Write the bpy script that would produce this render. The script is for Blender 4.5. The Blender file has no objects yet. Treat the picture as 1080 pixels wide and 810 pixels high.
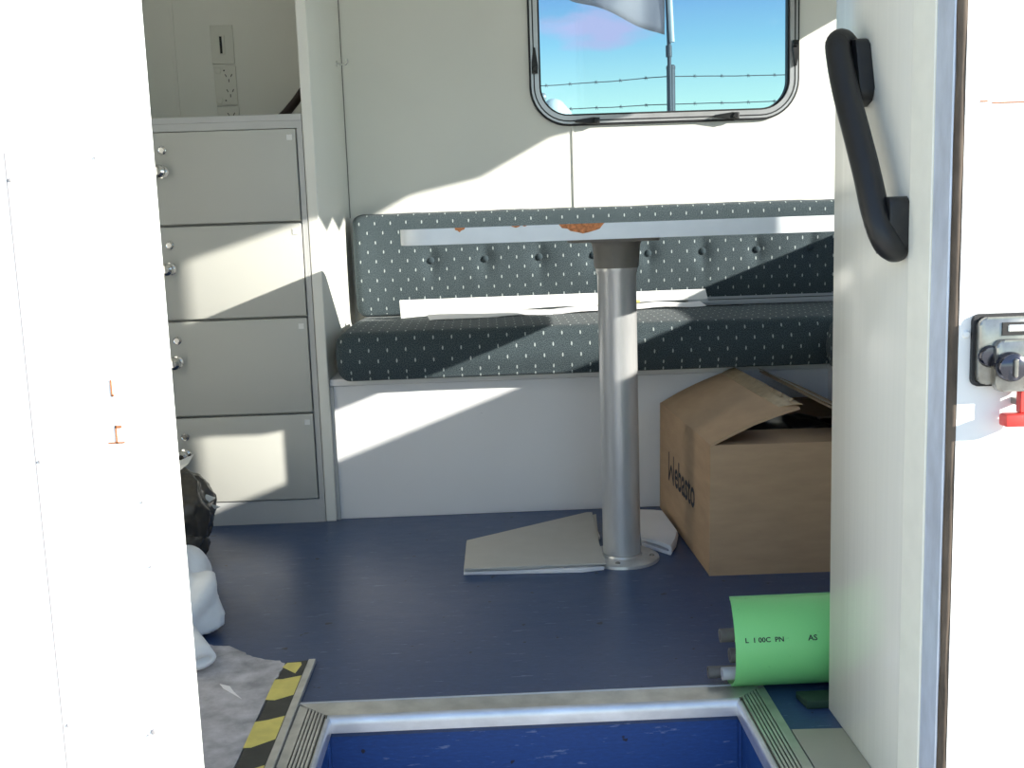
import bpy, bmesh, math, random
from math import pi, sin, cos, radians, sqrt, hypot, atan2
from mathutils import Vector, Matrix, noise

random.seed(7)
SC = bpy.context.scene
COL = SC.collection

# ------------------------------------------------------------------ camera
cam_d = bpy.data.cameras.new('camera')
cam_d.sensor_width = 36.0
cam_d.lens = 37.0
cam_d.clip_start = 0.02
cam = bpy.data.objects.new('camera', cam_d)
COL.objects.link(cam)
Rm = Matrix.Rotation(radians(-1.2), 4, 'Z') @ Matrix.Rotation(radians(90 - 8.46), 4, 'X') @ Matrix.Rotation(radians(-1.95), 4, 'Z')
cam.matrix_world = Matrix.Translation((0, 0, 0.755)) @ Rm
SC.camera = cam

# ------------------------------------------------------------------ sky
world = bpy.data.worlds.new('sky')
SC.world = world
world.use_nodes = True
wn, wl = world.node_tree.nodes, world.node_tree.links
wn.clear()
w_out = wn.new('ShaderNodeOutputWorld')
w_bg = wn.new('ShaderNodeBackground')
w_bg.inputs[1].default_value = 1.0
w_tc = wn.new('ShaderNodeTexCoord')
w_sep = wn.new('ShaderNodeSeparateXYZ')
wl.new(w_tc.outputs['Generated'], w_sep.inputs[0])
w_r = wn.new('ShaderNodeValToRGB')
wl.new(w_sep.outputs['Z'], w_r.inputs[0])
el = w_r.color_ramp.elements
el[0].position = 0.0; el[0].color = (1.6, 1.85, 1.7, 1)
el[1].position = 1.0; el[1].color = (0.36, 0.52, 0.80, 1)
for p, c in ((0.105, (1.30, 1.75, 1.60, 1)), (0.16, (0.70, 1.20, 1.52, 1)), (0.22, (0.40, 0.68, 1.36, 1)), (0.45, (0.46, 0.68, 1.02, 1))):
    e = el.new(p); e.color = c
# thin drifting clouds, the same all round the sky
w_map = wn.new('ShaderNodeMapping')
w_map.inputs['Scale'].default_value = (1.0, 1.0, 3.2)
w_map.inputs['Location'].default_value = (0.0, 0.0, 0.0)
wl.new(w_tc.outputs['Generated'], w_map.inputs[0])
w_no = wn.new('ShaderNodeTexNoise')
w_no.inputs['Scale'].default_value = 4.0
w_no.inputs['Detail'].default_value = 6.0
wl.new(w_map.outputs[0], w_no.inputs['Vector'])
w_cr = wn.new('ShaderNodeMapRange')
w_cr.inputs[1].default_value = 0.60; w_cr.inputs[2].default_value = 0.74
w_cr.inputs[3].default_value = 0.0; w_cr.inputs[4].default_value = 0.7
wl.new(w_no.outputs[0], w_cr.inputs[0])
# one lilac cloud low in the north
w_sub = wn.new('ShaderNodeVectorMath'); w_sub.operation = 'SUBTRACT'
w_sub.inputs[1].default_value = (0.106, 0.9785, 0.1765)
wl.new(w_tc.outputs['Generated'], w_sub.inputs[0])
w_scl = wn.new('ShaderNodeVectorMath'); w_scl.operation = 'MULTIPLY'
w_scl.inputs[1].default_value = (20.0, 3.0, 46.0)
wl.new(w_sub.outputs[0], w_scl.inputs[0])
w_len = wn.new('ShaderNodeVectorMath'); w_len.operation = 'LENGTH'
wl.new(w_scl.outputs[0], w_len.inputs[0])
w_n2 = wn.new('ShaderNodeTexNoise'); w_n2.inputs['Scale'].default_value = 22.0; w_n2.inputs['Detail'].default_value = 4
wl.new(w_map.outputs[0], w_n2.inputs['Vector'])
w_ad = wn.new('ShaderNodeMath'); w_ad.operation = 'MULTIPLY_ADD'
w_ad.inputs[1].default_value = 1.5; w_ad.inputs[2].default_value = -0.75
wl.new(w_n2.outputs[0], w_ad.inputs[0])
w_ad2 = wn.new('ShaderNodeMath'); w_ad2.operation = 'ADD'
wl.new(w_len.outputs['Value'], w_ad2.inputs[0]); wl.new(w_ad.outputs[0], w_ad2.inputs[1])
w_m2 = wn.new('ShaderNodeMapRange')
w_m2.inputs[1].default_value = 1.0; w_m2.inputs[2].default_value = 0.35
w_m2.inputs[3].default_value = 0.0; w_m2.inputs[4].default_value = 0.95
wl.new(w_ad2.outputs[0], w_m2.inputs[0])
w_mx = wn.new('ShaderNodeMix'); w_mx.data_type = 'RGBA'
wl.new(w_cr.outputs[0], w_mx.inputs[0]); wl.new(w_r.outputs[0], w_mx.inputs[6])
w_mx.inputs[7].default_value = (1.9, 1.95, 2.1, 1)
w_my = wn.new('ShaderNodeMix'); w_my.data_type = 'RGBA'
wl.new(w_m2.outputs[0], w_my.inputs[0]); wl.new(w_mx.outputs[2], w_my.inputs[6])
w_my.inputs[7].default_value = (1.20, 0.98, 1.46, 1)
wl.new(w_my.outputs[2], w_bg.inputs[0])
wl.new(w_bg.outputs[0], w_out.inputs[0])

# ------------------------------------------------------------------ sun
SUN_DIR = Vector((-1.0, 0.54, -0.368))
sun_d = bpy.data.lights.new('sun', 'SUN')
sun_d.energy = 10.5
sun_d.angle = radians(0.55)
sun_d.color = (1.0, 0.95, 0.86)
sun = bpy.data.objects.new('sun', sun_d)
COL.objects.link(sun)
sun.rotation_euler = SUN_DIR.to_track_quat('-Z', 'Y').to_euler()
sun.location = (6, -4, 5)

# ------------------------------------------------------------------ exposure
SC.view_settings.view_transform = 'Standard'
SC.view_settings.look = 'None'
SC.view_settings.gamma = 1.0
SC.view_settings.use_curve_mapping = False
SC.view_settings.exposure = 0.14
SC.cycles.use_denoising = True
SC.cycles.max_bounces = 10
SC.cycles.diffuse_bounces = 6
SC.cycles.transparent_max_bounces = 12
SC.cycles.caustics_reflective = False
SC.cycles.caustics_refractive = False
SC.cycles.sample_clamp_indirect = 8.0


# ------------------------------------------------------------------ materials
def srgb(r, g, b):
    f = lambda c: (c / 255) / 12.92 if c / 255 <= 0.04045 else ((c / 255 + 0.055) / 1.055) ** 2.4
    return (f(r), f(g), f(b), 1)


def new_mat(name):
    m = bpy.data.materials.new(name)
    m.use_nodes = True
    nt = m.node_tree
    b = nt.nodes['Principled BSDF']
    return m, nt, b


def coords(nt, scale=(1, 1, 1), kind='Object'):
    tc = nt.nodes.new('ShaderNodeTexCoord')
    mp = nt.nodes.new('ShaderNodeMapping')
    mp.inputs['Scale'].default_value = scale
    nt.links.new(tc.outputs[kind], mp.inputs[0])
    return mp.outputs[0]


def noise_tex(nt, vec, scale, detail=4, rough=0.55):
    n = nt.nodes.new('ShaderNodeTexNoise')
    n.inputs['Scale'].default_value = scale
    n.inputs['Detail'].default_value = detail
    n.inputs['Roughness'].default_value = rough
    nt.links.new(vec, n.inputs['Vector'])
    return n.outputs[0]


def ramp(nt, fac, stops):
    r = nt.nodes.new('ShaderNodeValToRGB')
    e = r.color_ramp.elements
    while len(e) < len(stops):
        e.new(0.5)
    for q, (p, c) in zip(e, stops):
        q.position = p
        q.color = c if len(c) == 4 else (*c, 1)
    nt.links.new(fac, r.inputs[0])
    return r.outputs[0]


def mix(nt, fac, a, b):
    m = nt.nodes.new('ShaderNodeMix')
    m.data_type = 'RGBA'
    if isinstance(fac, float): m.inputs[0].default_value = fac
    else: nt.links.new(fac, m.inputs[0])
    for i, v in ((6, a), (7, b)):
        if isinstance(v, tuple): m.inputs[i].default_value = v if len(v) == 4 else (*v, 1)
        else: nt.links.new(v, m.inputs[i])
    return m.outputs[2]


def mth(nt, op, a, b=None, c=None):
    m = nt.nodes.new('ShaderNodeMath')
    m.operation = op
    for i, v in enumerate((a, b, c)):
        if v is None: continue
        if isinstance(v, (int, float)): m.inputs[i].default_value = v
        else: nt.links.new(v, m.inputs[i])
    return m.outputs[0]


def bump(nt, bsdf, h, strength, dist=0.002):
    b = nt.nodes.new('ShaderNodeBump')
    b.inputs['Strength'].default_value = strength
    b.inputs['Distance'].default_value = dist
    nt.links.new(h, b.inputs['Height'])
    nt.links.new(b.outputs[0], bsdf.inputs['Normal'])


def simple(name, col, rough=0.5, metal=0.0, var=0.0, scale=8, stretch=(1, 1, 1), bmp=0.0, bscale=200, spec=0.5):
    m, nt, b = new_mat(name)
    b.inputs['Roughness'].default_value = rough
    b.inputs['Metallic'].default_value = metal
    b.inputs['Specular IOR Level'].default_value = spec
    if len(col) == 3: col = (*col, 1)
    b.inputs['Base Color'].default_value = col
    v = coords(nt, stretch)
    if var:
        n = noise_tex(nt, v, scale, 5)
        lo = tuple(c * (1 - var) for c in col[:3]); hi = tuple(min(1, c * (1 + var)) for c in col[:3])
        nt.links.new(ramp(nt, n, [(0.3, lo), (0.7, hi)]), b.inputs['Base Color'])
    if bmp:
        bump(nt, b, noise_tex(nt, v, bscale, 3), bmp, 0.0008)
    return m


def scuffed(name, col, mark, rough=0.45, stretch=(2, 2, 9), thr=0.70, bmp=0.05):
    """painted panel with a few dark scuffs and specks"""
    m, nt, b = new_mat(name)
    v = coords(nt, stretch)
    n = noise_tex(nt, v, 9.0, 6, 0.7)
    k = ramp(nt, n, [(thr, (0, 0, 0)), (thr + 0.05, (1, 1, 1))])
    n2 = noise_tex(nt, coords(nt), 2.2, 3)
    base = ramp(nt, n2, [(0.25, tuple(c * 0.95 for c in col)), (0.75, col)])
    nt.links.new(mix(nt, k, base, mark), b.inputs['Base Color'])
    b.inputs['Roughness'].default_value = rough
    bump(nt, b, noise_tex(nt, coords(nt), 90, 3), bmp, 0.0006)
    return m


def vinyl(name, col, rough):
    m, nt, b = new_mat(name)
    v = coords(nt, (1.0, 4.0, 4.0))
    fine = noise_tex(nt, v, 60, 5, 0.7)
    base = ramp(nt, fine, [(0.25, tuple(c * 0.72 for c in col)), (0.6, col), (0.8, tuple(c * 1.35 + 0.01 for c in col))])
    # light scratches and dashes along the grain
    s = noise_tex(nt, coords(nt, (1.0, 6.0, 6.0)), 18, 5, 0.65)
    sk = ramp(nt, s, [(0.63, (0, 0, 0)), (0.68, (1, 1, 1))])
    sm = nt.nodes.new('ShaderNodeMath'); sm.operation = 'MULTIPLY'; sm.inputs[1].default_value = 0.35
    nt.links.new(sk, sm.inputs[0])
    c1 = mix(nt, sm.outputs[0], base, (0.35, 0.42, 0.58))
    d = noise_tex(nt, coords(nt, (1, 1, 1)), 34, 2, 0.5)
    dk = ramp(nt, d, [(0.715, (0, 0, 0)), (0.735, (1, 1, 1))])
    nt.links.new(mix(nt, dk, c1, (0.012, 0.014, 0.03)), b.inputs['Base Color'])
    rr = noise_tex(nt, coords(nt, (2, 5, 5)), 7, 4)
    r2 = nt.nodes.new('ShaderNodeMapRange')
    r2.inputs[3].default_value = rough - 0.07; r2.inputs[4].default_value = rough + 0.1
    nt.links.new(rr, r2.inputs[0]); nt.links.new(r2.outputs[0], b.inputs['Roughness'])
    bump(nt, b, fine, 0.08, 0.0006)
    return m


def fabric():
    m, nt, b = new_mat('moquette')
    uv = nt.nodes.new('ShaderNodeUVMap')
    sp = nt.nodes.new('ShaderNodeSeparateXYZ')
    nt.links.new(uv.outputs[0], sp.inputs[0])
    SU, SV = 0.0470, 0.0285
    v = mth(nt, 'DIVIDE', sp.outputs[1], SV)
    row = mth(nt, 'FLOOR', v)
    half = mth(nt, 'MULTIPLY', mth(nt, 'FLOORED_MODULO', row, 2.0), 0.5)
    u = mth(nt, 'ADD', mth(nt, 'DIVIDE', sp.outputs[0], SU), half)
    fu = mth(nt, 'MULTIPLY', mth(nt, 'SUBTRACT', mth(nt, 'FRACT', u), 0.5), SU / 0.0019)
    fv = mth(nt, 'MULTIPLY', mth(nt, 'SUBTRACT', mth(nt, 'FRACT', v), 0.5), SV / 0.0052)
    rr = mth(nt, 'ADD', mth(nt, 'MULTIPLY', fu, fu), mth(nt, 'MULTIPLY', fv, fv))
    fleck = mth(nt, 'LESS_THAN', rr, 1.0)
    # weave
    wv = mth(nt, 'MULTIPLY', mth(nt, 'SINE', mth(nt, 'MULTIPLY', sp.outputs[0], 2300.0)), mth(nt, 'SINE', mth(nt, 'MULTIPLY', sp.outputs[1], 2300.0)))
    n = noise_tex(nt, uv.outputs[0], 420, 3, 0.7)
    w2 = mth(nt, 'ADD', mth(nt, 'MULTIPLY', wv, 0.18), n)
    base = ramp(nt, w2, [(0.26, (0.010, 0.017, 0.029)), (0.50, (0.045, 0.064, 0.074)), (0.74, (0.155, 0.190, 0.195))])
    nt.links.new(mix(nt, fleck, base, (0.40, 0.45, 0.45)), b.inputs['Base Color'])
    b.inputs['Roughness'].default_value = 0.95
    b.inputs['Specular IOR Level'].default_value = 0.15
    b.inputs['Sheen Weight'].default_value = 0.08
    bump(nt, b, w2, 0.35, 0.0012)
    return m


def tinted_glass(name, tint, gloss=0.06):
    m, nt, b = new_mat(name)
    nt.nodes.remove(b)
    out = nt.nodes['Material Output']
    tr = nt.nodes.new('ShaderNodeBsdfTransparent'); tr.inputs[0].default_value = (*tint, 1)
    gl = nt.nodes.new('ShaderNodeBsdfGlossy'); gl.inputs['Roughness'].default_value = 0.02
    mx = nt.nodes.new('ShaderNodeMixShader'); mx.inputs[0].default_value = gloss
    nt.links.new(tr.outputs[0], mx.inputs[1]); nt.links.new(gl.outputs[0], mx.inputs[2])
    nt.links.new(mx.outputs[0], out.inputs[0])
    return m


M = {}
M['wall'] = scuffed('white_wall_board', (0.83, 0.82, 0.76), (0.50, 0.49, 0.45), 0.42, (3, 3, 6), 0.79)
M['bench'] = scuffed('white_bench_board', (0.82, 0.82, 0.83), (0.25, 0.25, 0.25), 0.45, (2.5, 2.5, 10), 0.735)
M['ceiling'] = simple('white_ceiling', (0.74, 0.74, 0.70), 0.6)
M['outer'] = scuffed('white_outer_skin', (0.86, 0.86, 0.85), (0.70, 0.68, 0.62), 0.35, (3, 3, 3), 0.80)
M['divider'] = simple('glossy_white_laminate', (0.84, 0.82, 0.74), 0.2, 0, 0.02, 3, (3, 30, 0.6), 0.5, 1.6)
M['cream'] = simple('cream_frame_paint', (0.95, 0.93, 0.82), 0.4, 0, 0.03, 30)
M['bluemetal'] = simple('bare_aluminium_strip', (0.66, 0.72, 0.84), 0.45, 0.35, 0.12, 40, (1, 1, 0.4))
M['seal'] = simple('perished_brown_seal', (0.10, 0.075, 0.055), 0.8, 0, 0.5, 60, (1, 1, 0.25), 0.4, 150)
M['cabinet'] = scuffed('grey_white_cabinet_board', (0.54, 0.535, 0.49), (0.40, 0.40, 0.38), 0.5, (2, 2, 5), 0.79)
M['frame'] = simple('cabinet_frame_paint', (0.52, 0.52, 0.51), 0.5, 0, 0.03, 10)
M['vinyl'] = vinyl('blue_sheet_vinyl', (0.036, 0.070, 0.170), 0.33)
M['riser'] = vinyl('blue_riser_vinyl', (0.012, 0.066, 0.27), 0.5)
M['fabric'] = fabric()
M['piping'] = simple('black_cushion_base', (0.012, 0.014, 0.018), 0.9)
M['laminate'] = simple('grey_blue_laminate', (0.76, 0.80, 0.83), 0.35, 0, 0.03, 20)
M['chip'] = simple('exposed_chipboard', (0.55, 0.21, 0.085), 0.9, 0, 0.45, 160, (1, 1, 1), 0.6, 260)
M['collar'] = simple('grey_plastic_collar', (0.19, 0.18, 0.165), 0.5, 0, 0.05, 40)
M['post'] = simple('silver_painted_post', (0.60, 0.60, 0.60), 0.30, 0.45, 0.06, 60, (1, 1, 0.2), 0.05, 200)
M['alu'] = simple('worn_aluminium', (0.62, 0.61, 0.58), 0.38, 0.75, 0.18, 45, (0.5, 0.5, 1), 0.12, 180)
M['alu_dark'] = simple('dark_aluminium_groove', (0.10, 0.09, 0.07), 0.7, 0.2)  # darker colour for the strips between ribs and the mitre joints
M['alu_lip'] = simple('bright_aluminium_lip', (0.66, 0.69, 0.76), 0.36, 0.75, 0.12, 40, (0.5, 1, 1))
M['cardboard'] = simple('brown_cardboard', (0.47, 0.315, 0.19), 0.8, 0, 0.07, 12, (1, 1, 4), 0.12, 120)
M['card_shaded'] = simple('shaded_brown_cardboard', (0.30, 0.22, 0.15), 0.85, 0, 0.08, 20)  # darker cardboard copy: shade on the right flap put into the colour
M['tape'] = simple('shiny_packing_tape', (0.46, 0.34, 0.21), 0.10, 0, 0.15, 50, (1, 1, 1), 0.5, 70)
M['ink'] = simple('black_print', (0.025, 0.022, 0.03), 0.7)
M['black_fill'] = simple('black_carton_fill', (0.012, 0.012, 0.012), 0.3, 0, 0, 8, (1, 1, 1), 0.6, 60)
M['greycard'] = simple('grey_card', (0.53, 0.515, 0.475), 0.8, 0, 0.03, 20)
M['joint'] = simple('grey_joint_sealant', (0.30, 0.285, 0.29), 0.7)
M['paper'] = simple('white_paper', (0.86, 0.845, 0.86), 0.85, 0, 0.02, 12)
M['cloth'] = simple('white_towelling', (0.92, 0.93, 0.94), 0.95, 0, 0.04, 25, (1, 1, 1), 0.5, 350)
M['whiteplastic'] = simple('white_plastic', (0.84, 0.84, 0.82), 0.35)
M['socket'] = simple('off_white_socket_plastic', (0.74, 0.73, 0.66), 0.4)
M['cabmark'] = simple('grey_tag_plastic', (0.78, 0.78, 0.76), 0.4)
M['chrome'] = simple('chrome', (0.75, 0.74, 0.72), 0.12, 1.0)
M['blackplastic'] = simple('black_textured_plastic', (0.012, 0.012, 0.013), 0.42, 0, 0, 8, (1, 1, 1), 0.12, 500)
M['rubber'] = simple('black_rubber', (0.014, 0.014, 0.016), 0.55)
M['winalu'] = simple('window_aluminium', (0.52, 0.52, 0.53), 0.3, 0.5, 0.08, 20)
M['dark'] = simple('dark_recess', (0.01, 0.01, 0.01), 0.7)
M['green'] = scuffed('green_pipe_plastic', (0.235, 0.70, 0.245), (0.06, 0.26, 0.10), 0.4, (4, 9, 9), 0.66)
M['greenedge'] = simple('pale_green_cut_edge', (0.26, 0.58, 0.28), 0.5)
M['darkgreen'] = simple('plain_dark_green', (0.012, 0.040, 0.022), 0.7)
M['greytube'] = simple('grey_tube', (0.16, 0.15, 0.145), 0.5, 0, 0.15, 60)
M['whitetube'] = simple('pale_grey_tube', (0.46, 0.46, 0.50), 0.45)
M['carpet'] = simple('grey_carpet', (0.46, 0.45, 0.475), 1.0, 0, 0.32, 28, (1, 1, 1), 0.9, 420)
M['yellow'] = simple('yellow_tape', (0.72, 0.62, 0.16), 0.45, 0, 0.10, 40)
M['blacktape'] = simple('black_tape', (0.040, 0.040, 0.036), 0.5, 0, 0.2, 40)
M['plate'] = simple('grey_green_plate', (0.36, 0.36, 0.29), 0.55, 0, 0.04, 12)
M['brownbag'] = simple('brown_black_plastic_bag', (0.060, 0.052, 0.042), 0.22, 0, 0.35, 22, (1, 1, 1), 0.4, 60)
M['film'] = simple('crumpled_clear_film', (0.72, 0.71, 0.66), 0.15)
M['cord'] = simple('dark_brown_strap', (0.030, 0.016, 0.013), 0.6)
M['red'] = simple('red_lever_plastic', (0.62, 0.055, 0.045), 0.4)
M['latchmetal'] = simple('dull_latch_metal', (0.34, 0.33, 0.30), 0.28, 0.85, 0.25, 50)
M['gunmetal'] = simple('dark_shiny_knob_metal', (0.10, 0.10, 0.12), 0.16, 0.9)
M['rust'] = simple('rust_stain', (0.34, 0.13, 0.05), 0.9, 0, 0.4, 200)
M['flag'] = simple('grey_white_flag_cloth', (0.66, 0.56, 0.59), 0.9, 0, 0.08, 3)
M['steel'] = simple('galvanised_post', (0.085, 0.09, 0.11), 0.55, 0.2, 0.1, 8)
M['polewhite'] = simple('white_pole_paint', (0.7, 0.7, 0.72), 0.5)
M['wire'] = simple('barbed_wire_steel', (0.13, 0.14, 0.16), 0.6, 0.3)
M['ground'] = simple('pale_gravel', (0.62, 0.58, 0.50), 0.95, 0, 0.15, 14, (1, 1, 1), 0.6, 40)
M['glass1'] = tinted_glass('tinted_acrylic', (0.60, 0.72, 0.75), 0.03)
M['glass2'] = tinted_glass('clear_acrylic', (0.93, 0.94, 0.94), 0.04)
M['canvas'] = simple('white_canvas', (0.75, 0.75, 0.72), 0.9)


# ------------------------------------------------------------------ mesh helpers
def link(name, me, m, parent=None, smooth=False):
    o = bpy.data.objects.new(name, me)
    COL.objects.link(o)
    if m is not None and not me.materials:
        me.materials.append(m)
    if smooth:
        for p in me.polygons: p.use_smooth = True
    if parent is not None: o.parent = parent
    return o


def from_bm(name, bm, m, parent=None, smooth=False, sharp=None):
    bmesh.ops.recalc_face_normals(bm, faces=bm.faces)
    me = bpy.data.meshes.new(name)
    bm.to_mesh(me); bm.free()
    o = link(name, me, m, parent, smooth)
    if sharp is not None:
        me.set_sharp_from_angle(angle=radians(sharp))
    return o


def box_bm(bm, x0, x1, y0, y1, z0, z1, bev=0.0, seg=2):
    r = bmesh.ops.create_cube(bm, size=1.0)
    vs = r['verts']
    for v in vs:
        v.co = Vector(((x0 + x1) / 2 + v.co.x * (x1 - x0), (y0 + y1) / 2 + v.co.y * (y1 - y0), (z0 + z1) / 2 + v.co.z * (z1 - z0)))
    if bev:
        es = {e for v in vs for e in v.link_edges}
        bmesh.ops.bevel(bm, geom=list(es), offset=bev, segments=seg, affect='EDGES', profile=0.5)


def box(name, x0, x1, y0, y1, z0, z1, m, parent=None, bev=0.0, seg=2):
    bm = bmesh.new()
    box_bm(bm, x0, x1, y0, y1, z0, z1, bev, seg)
    return from_bm(name, bm, m, parent, smooth=bev > 0, sharp=35 if bev > 0 else None)


def prism_bm(bm, pts, vec, bev=0.0):
    """closed polygon of 3-D points swept by vec"""
    vec = Vector(vec)
    a = [bm.verts.new(p) for p in pts]
    b = [bm.verts.new(Vector(p) + vec) for p in pts]
    fs = [bm.faces.new(a[::-1]), bm.faces.new(b)]
    n = len(a)
    for i in range(n):
        fs.append(bm.faces.new((a[i], a[(i + 1) % n], b[(i + 1) % n], b[i])))
    if bev:
        es = {e for f in fs[:2] for e in f.edges}
        bmesh.ops.bevel(bm, geom=list(es), offset=bev, segments=2, affect='EDGES', profile=0.5)


def prism(name, pts, vec, m, parent=None, bev=0.0):
    bm = bmesh.new()
    prism_bm(bm, pts, vec, bev)
    return from_bm(name, bm, m, parent, smooth=bev > 0, sharp=35 if bev > 0 else None)


def tube_bm(bm, path, rad, n=10, caps=True, squash=None):
    """circle swept along a list of points; rad a number or a list"""
    P = [Vector(p) for p in path]
    R = rad if isinstance(rad, (list, tuple)) else [rad] * len(P)
    up = Vector((0.13, 0.31, 0.94)).normalized()
    rings = []
    for i, p in enumerate(P):
        t = (P[min(i + 1, len(P) - 1)] - P[max(i - 1, 0)]).normalized()
        a = t.cross(up)
        if a.length < 0.05: a = t.cross(Vector((1, 0, 0)))
        a.normalize(); b = a.cross(t).normalized()
        sa, sb = squash if squash else (1, 1)
        rings.append([bm.verts.new(p + (a * cos(2 * pi * k / n) * sa + b * sin(2 * pi * k / n) * sb) * R[i]) for k in range(n)])
    for i in range(len(rings) - 1):
        for k in range(n):
            bm.faces.new((rings[i][k], rings[i][(k + 1) % n], rings[i + 1][(k + 1) % n], rings[i + 1][k]))
    if caps:
        bm.faces.new(rings[0][::-1]); bm.faces.new(rings[-1])


def tube(name, path, rad, m, parent=None, n=10, squash=None):
    bm = bmesh.new()
    tube_bm(bm, path, rad, n, True, squash)
    return from_bm(name, bm, m, parent, smooth=True, sharp=50)


def lathe_bm(bm, prof, centre, axis='Z', n=32):
    """profile of (radius, height) turned about an axis through centre"""
    C = Vector(centre)
    rings = []
    for r, h in prof:
        if r < 1e-6:
            q = {'Z': (0, 0, h), 'Y': (0, h, 0), 'X': (h, 0, 0)}[axis]
            rings.append([bm.verts.new(C + Vector(q))])
        else:
            ring = []
            for k in range(n):
                c, s = r * cos(2 * pi * k / n), r * sin(2 * pi * k / n)
                q = {'Z': (c, s, h), 'Y': (c, h, s), 'X': (h, c, s)}[axis]
                ring.append(bm.verts.new(C + Vector(q)))
            rings.append(ring)
    for a, b in zip(rings, rings[1:]):
        if len(a) == 1 and len(b) == 1: continue
        for k in range(n):
            k2 = (k + 1) % n
            if len(a) == 1: bm.faces.new((a[0], b[k2], b[k]))
            elif len(b) == 1: bm.faces.new((a[k], a[k2], b[0]))
            else: bm.faces.new((a[k], a[k2], b[k2], b[k]))
    for ring, fl in ((rings[0], True), (rings[-1], False)):
        if len(ring) > 1: bm.faces.new(ring[::-1] if fl else ring)


def lathe(name, prof, centre, m, parent=None, axis='Z', n=32, sharp=35):
    bm = bmesh.new()
    lathe_bm(bm, prof, centre, axis, n)
    return from_bm(name, bm, m, parent, smooth=True, sharp=sharp)


def rrect(x0, x1, z0, z1, r, n=8):
    pts = []
    for cx, cz, a0 in ((x1 - r, z0 + r, -90), (x1 - r, z1 - r, 0), (x0 + r, z1 - r, 90), (x0 + r, z0 + r, 180)):
        for k in range(n + 1):
            a = radians(a0 + 90 * k / n)
            pts.append((cx + r * cos(a), cz + r * sin(a)))
    return pts


def ring_bm(bm, outer, inner, to3, d0, d1):
    """flat ring between two loops of equal count, with thickness d0..d1; to3(u, v, d) -> point"""
    n = len(outer)
    L = [[bm.verts.new(to3(u, v, d)) for u, v in loop] for loop, d in ((outer, d0), (outer, d1), (inner, d1), (inner, d0))]
    for a in range(4):
        A, B = L[a], L[(a + 1) % 4]
        for k in range(n):
            bm.faces.new((A[k], A[(k + 1) % n], B[(k + 1) % n], B[k]))


def ring(name, outer, inner, to3, d0, d1, m, parent=None):
    bm = bmesh.new()
    ring_bm(bm, outer, inner, to3, d0, d1)
    return from_bm(name, bm, m, parent, smooth=True, sharp=35)


def plate_hole(name, rect, hole, to3, d0, d1, m):
    """rectangular wall board with one opening (hole = rounded loop from rrect, 4 corners of equal count)"""
    x0, x1, z0, z1 = rect
    n = len(hole) // 4
    corners = [(x1, z0), (x1, z1), (x0, z1), (x0, z0)]
    outer = []
    for c in range(4):                      # each hole corner fans out to the matching corner of the board
        outer += [corners[c]] * n
    bm = bmesh.new()
    N = len(hole)
    for d in (d0, d1):
        H = [bm.verts.new(to3(u, v, d)) for u, v in hole]
        O = [bm.verts.new(to3(u, v, d)) for u, v in corners]
        for k in range(N):
            c, c2 = k // n, ((k + 1) % N) // n
            if c == c2: bm.faces.new((H[k], H[(k + 1) % N], O[c]))
            else: bm.faces.new((H[k], H[(k + 1) % N], O[c2], O[c]))
        if d == d0: H0, O0 = H, O
    for k in range(N): bm.faces.new((H0[k], H0[(k + 1) % N], H[(k + 1) % N], H[k]))
    for c in range(4): bm.faces.new((O0[c], O0[(c + 1) % 4], O[(c + 1) % 4], O[c]))
    return from_bm(name, bm, m)


def structure(o):
    o['kind'] = 'structure'
    return o


def thing(name, label, cat, loc=(0, 0, 0), group=None):
    o = bpy.data.objects.new(name, None)
    o.empty_display_size = 0.05
    COL.objects.link(o)
    o.location = loc
    o['label'] = label; o['category'] = cat
    if group: o['group'] = group
    return o


def tag(o, label, cat, group=None):
    o['label'] = label; o['category'] = cat
    if group: o['group'] = group
    return o


def adopt(root):
    """children were built in world space: keep them there under a root that has a location"""
    inv = Matrix.Translation(-root.location)
    for c in root.children:
        c.matrix_parent_inverse = inv
    return root


def text_mesh(name, body, size, m, parent, mat4, extrude=0.0004, xs=1.0, offset=0.0):
    cu = bpy.data.curves.new(name, 'FONT')
    cu.body = body; cu.size = size; cu.extrude = extrude; cu.offset = offset
    cu.resolution_u = 3
    tmp = bpy.data.objects.new('tmp', cu)
    COL.objects.link(tmp)
    dg = bpy.context.evaluated_depsgraph_get()
    me = bpy.data.meshes.new_from_object(tmp.evaluated_get(dg))
    bpy.data.objects.remove(tmp); bpy.data.curves.remove(cu)
    me.transform(mat4 @ Matrix.Diagonal((xs, 1, 1, 1)))
    me.materials.clear()
    return link(name, me, m, parent)


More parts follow.
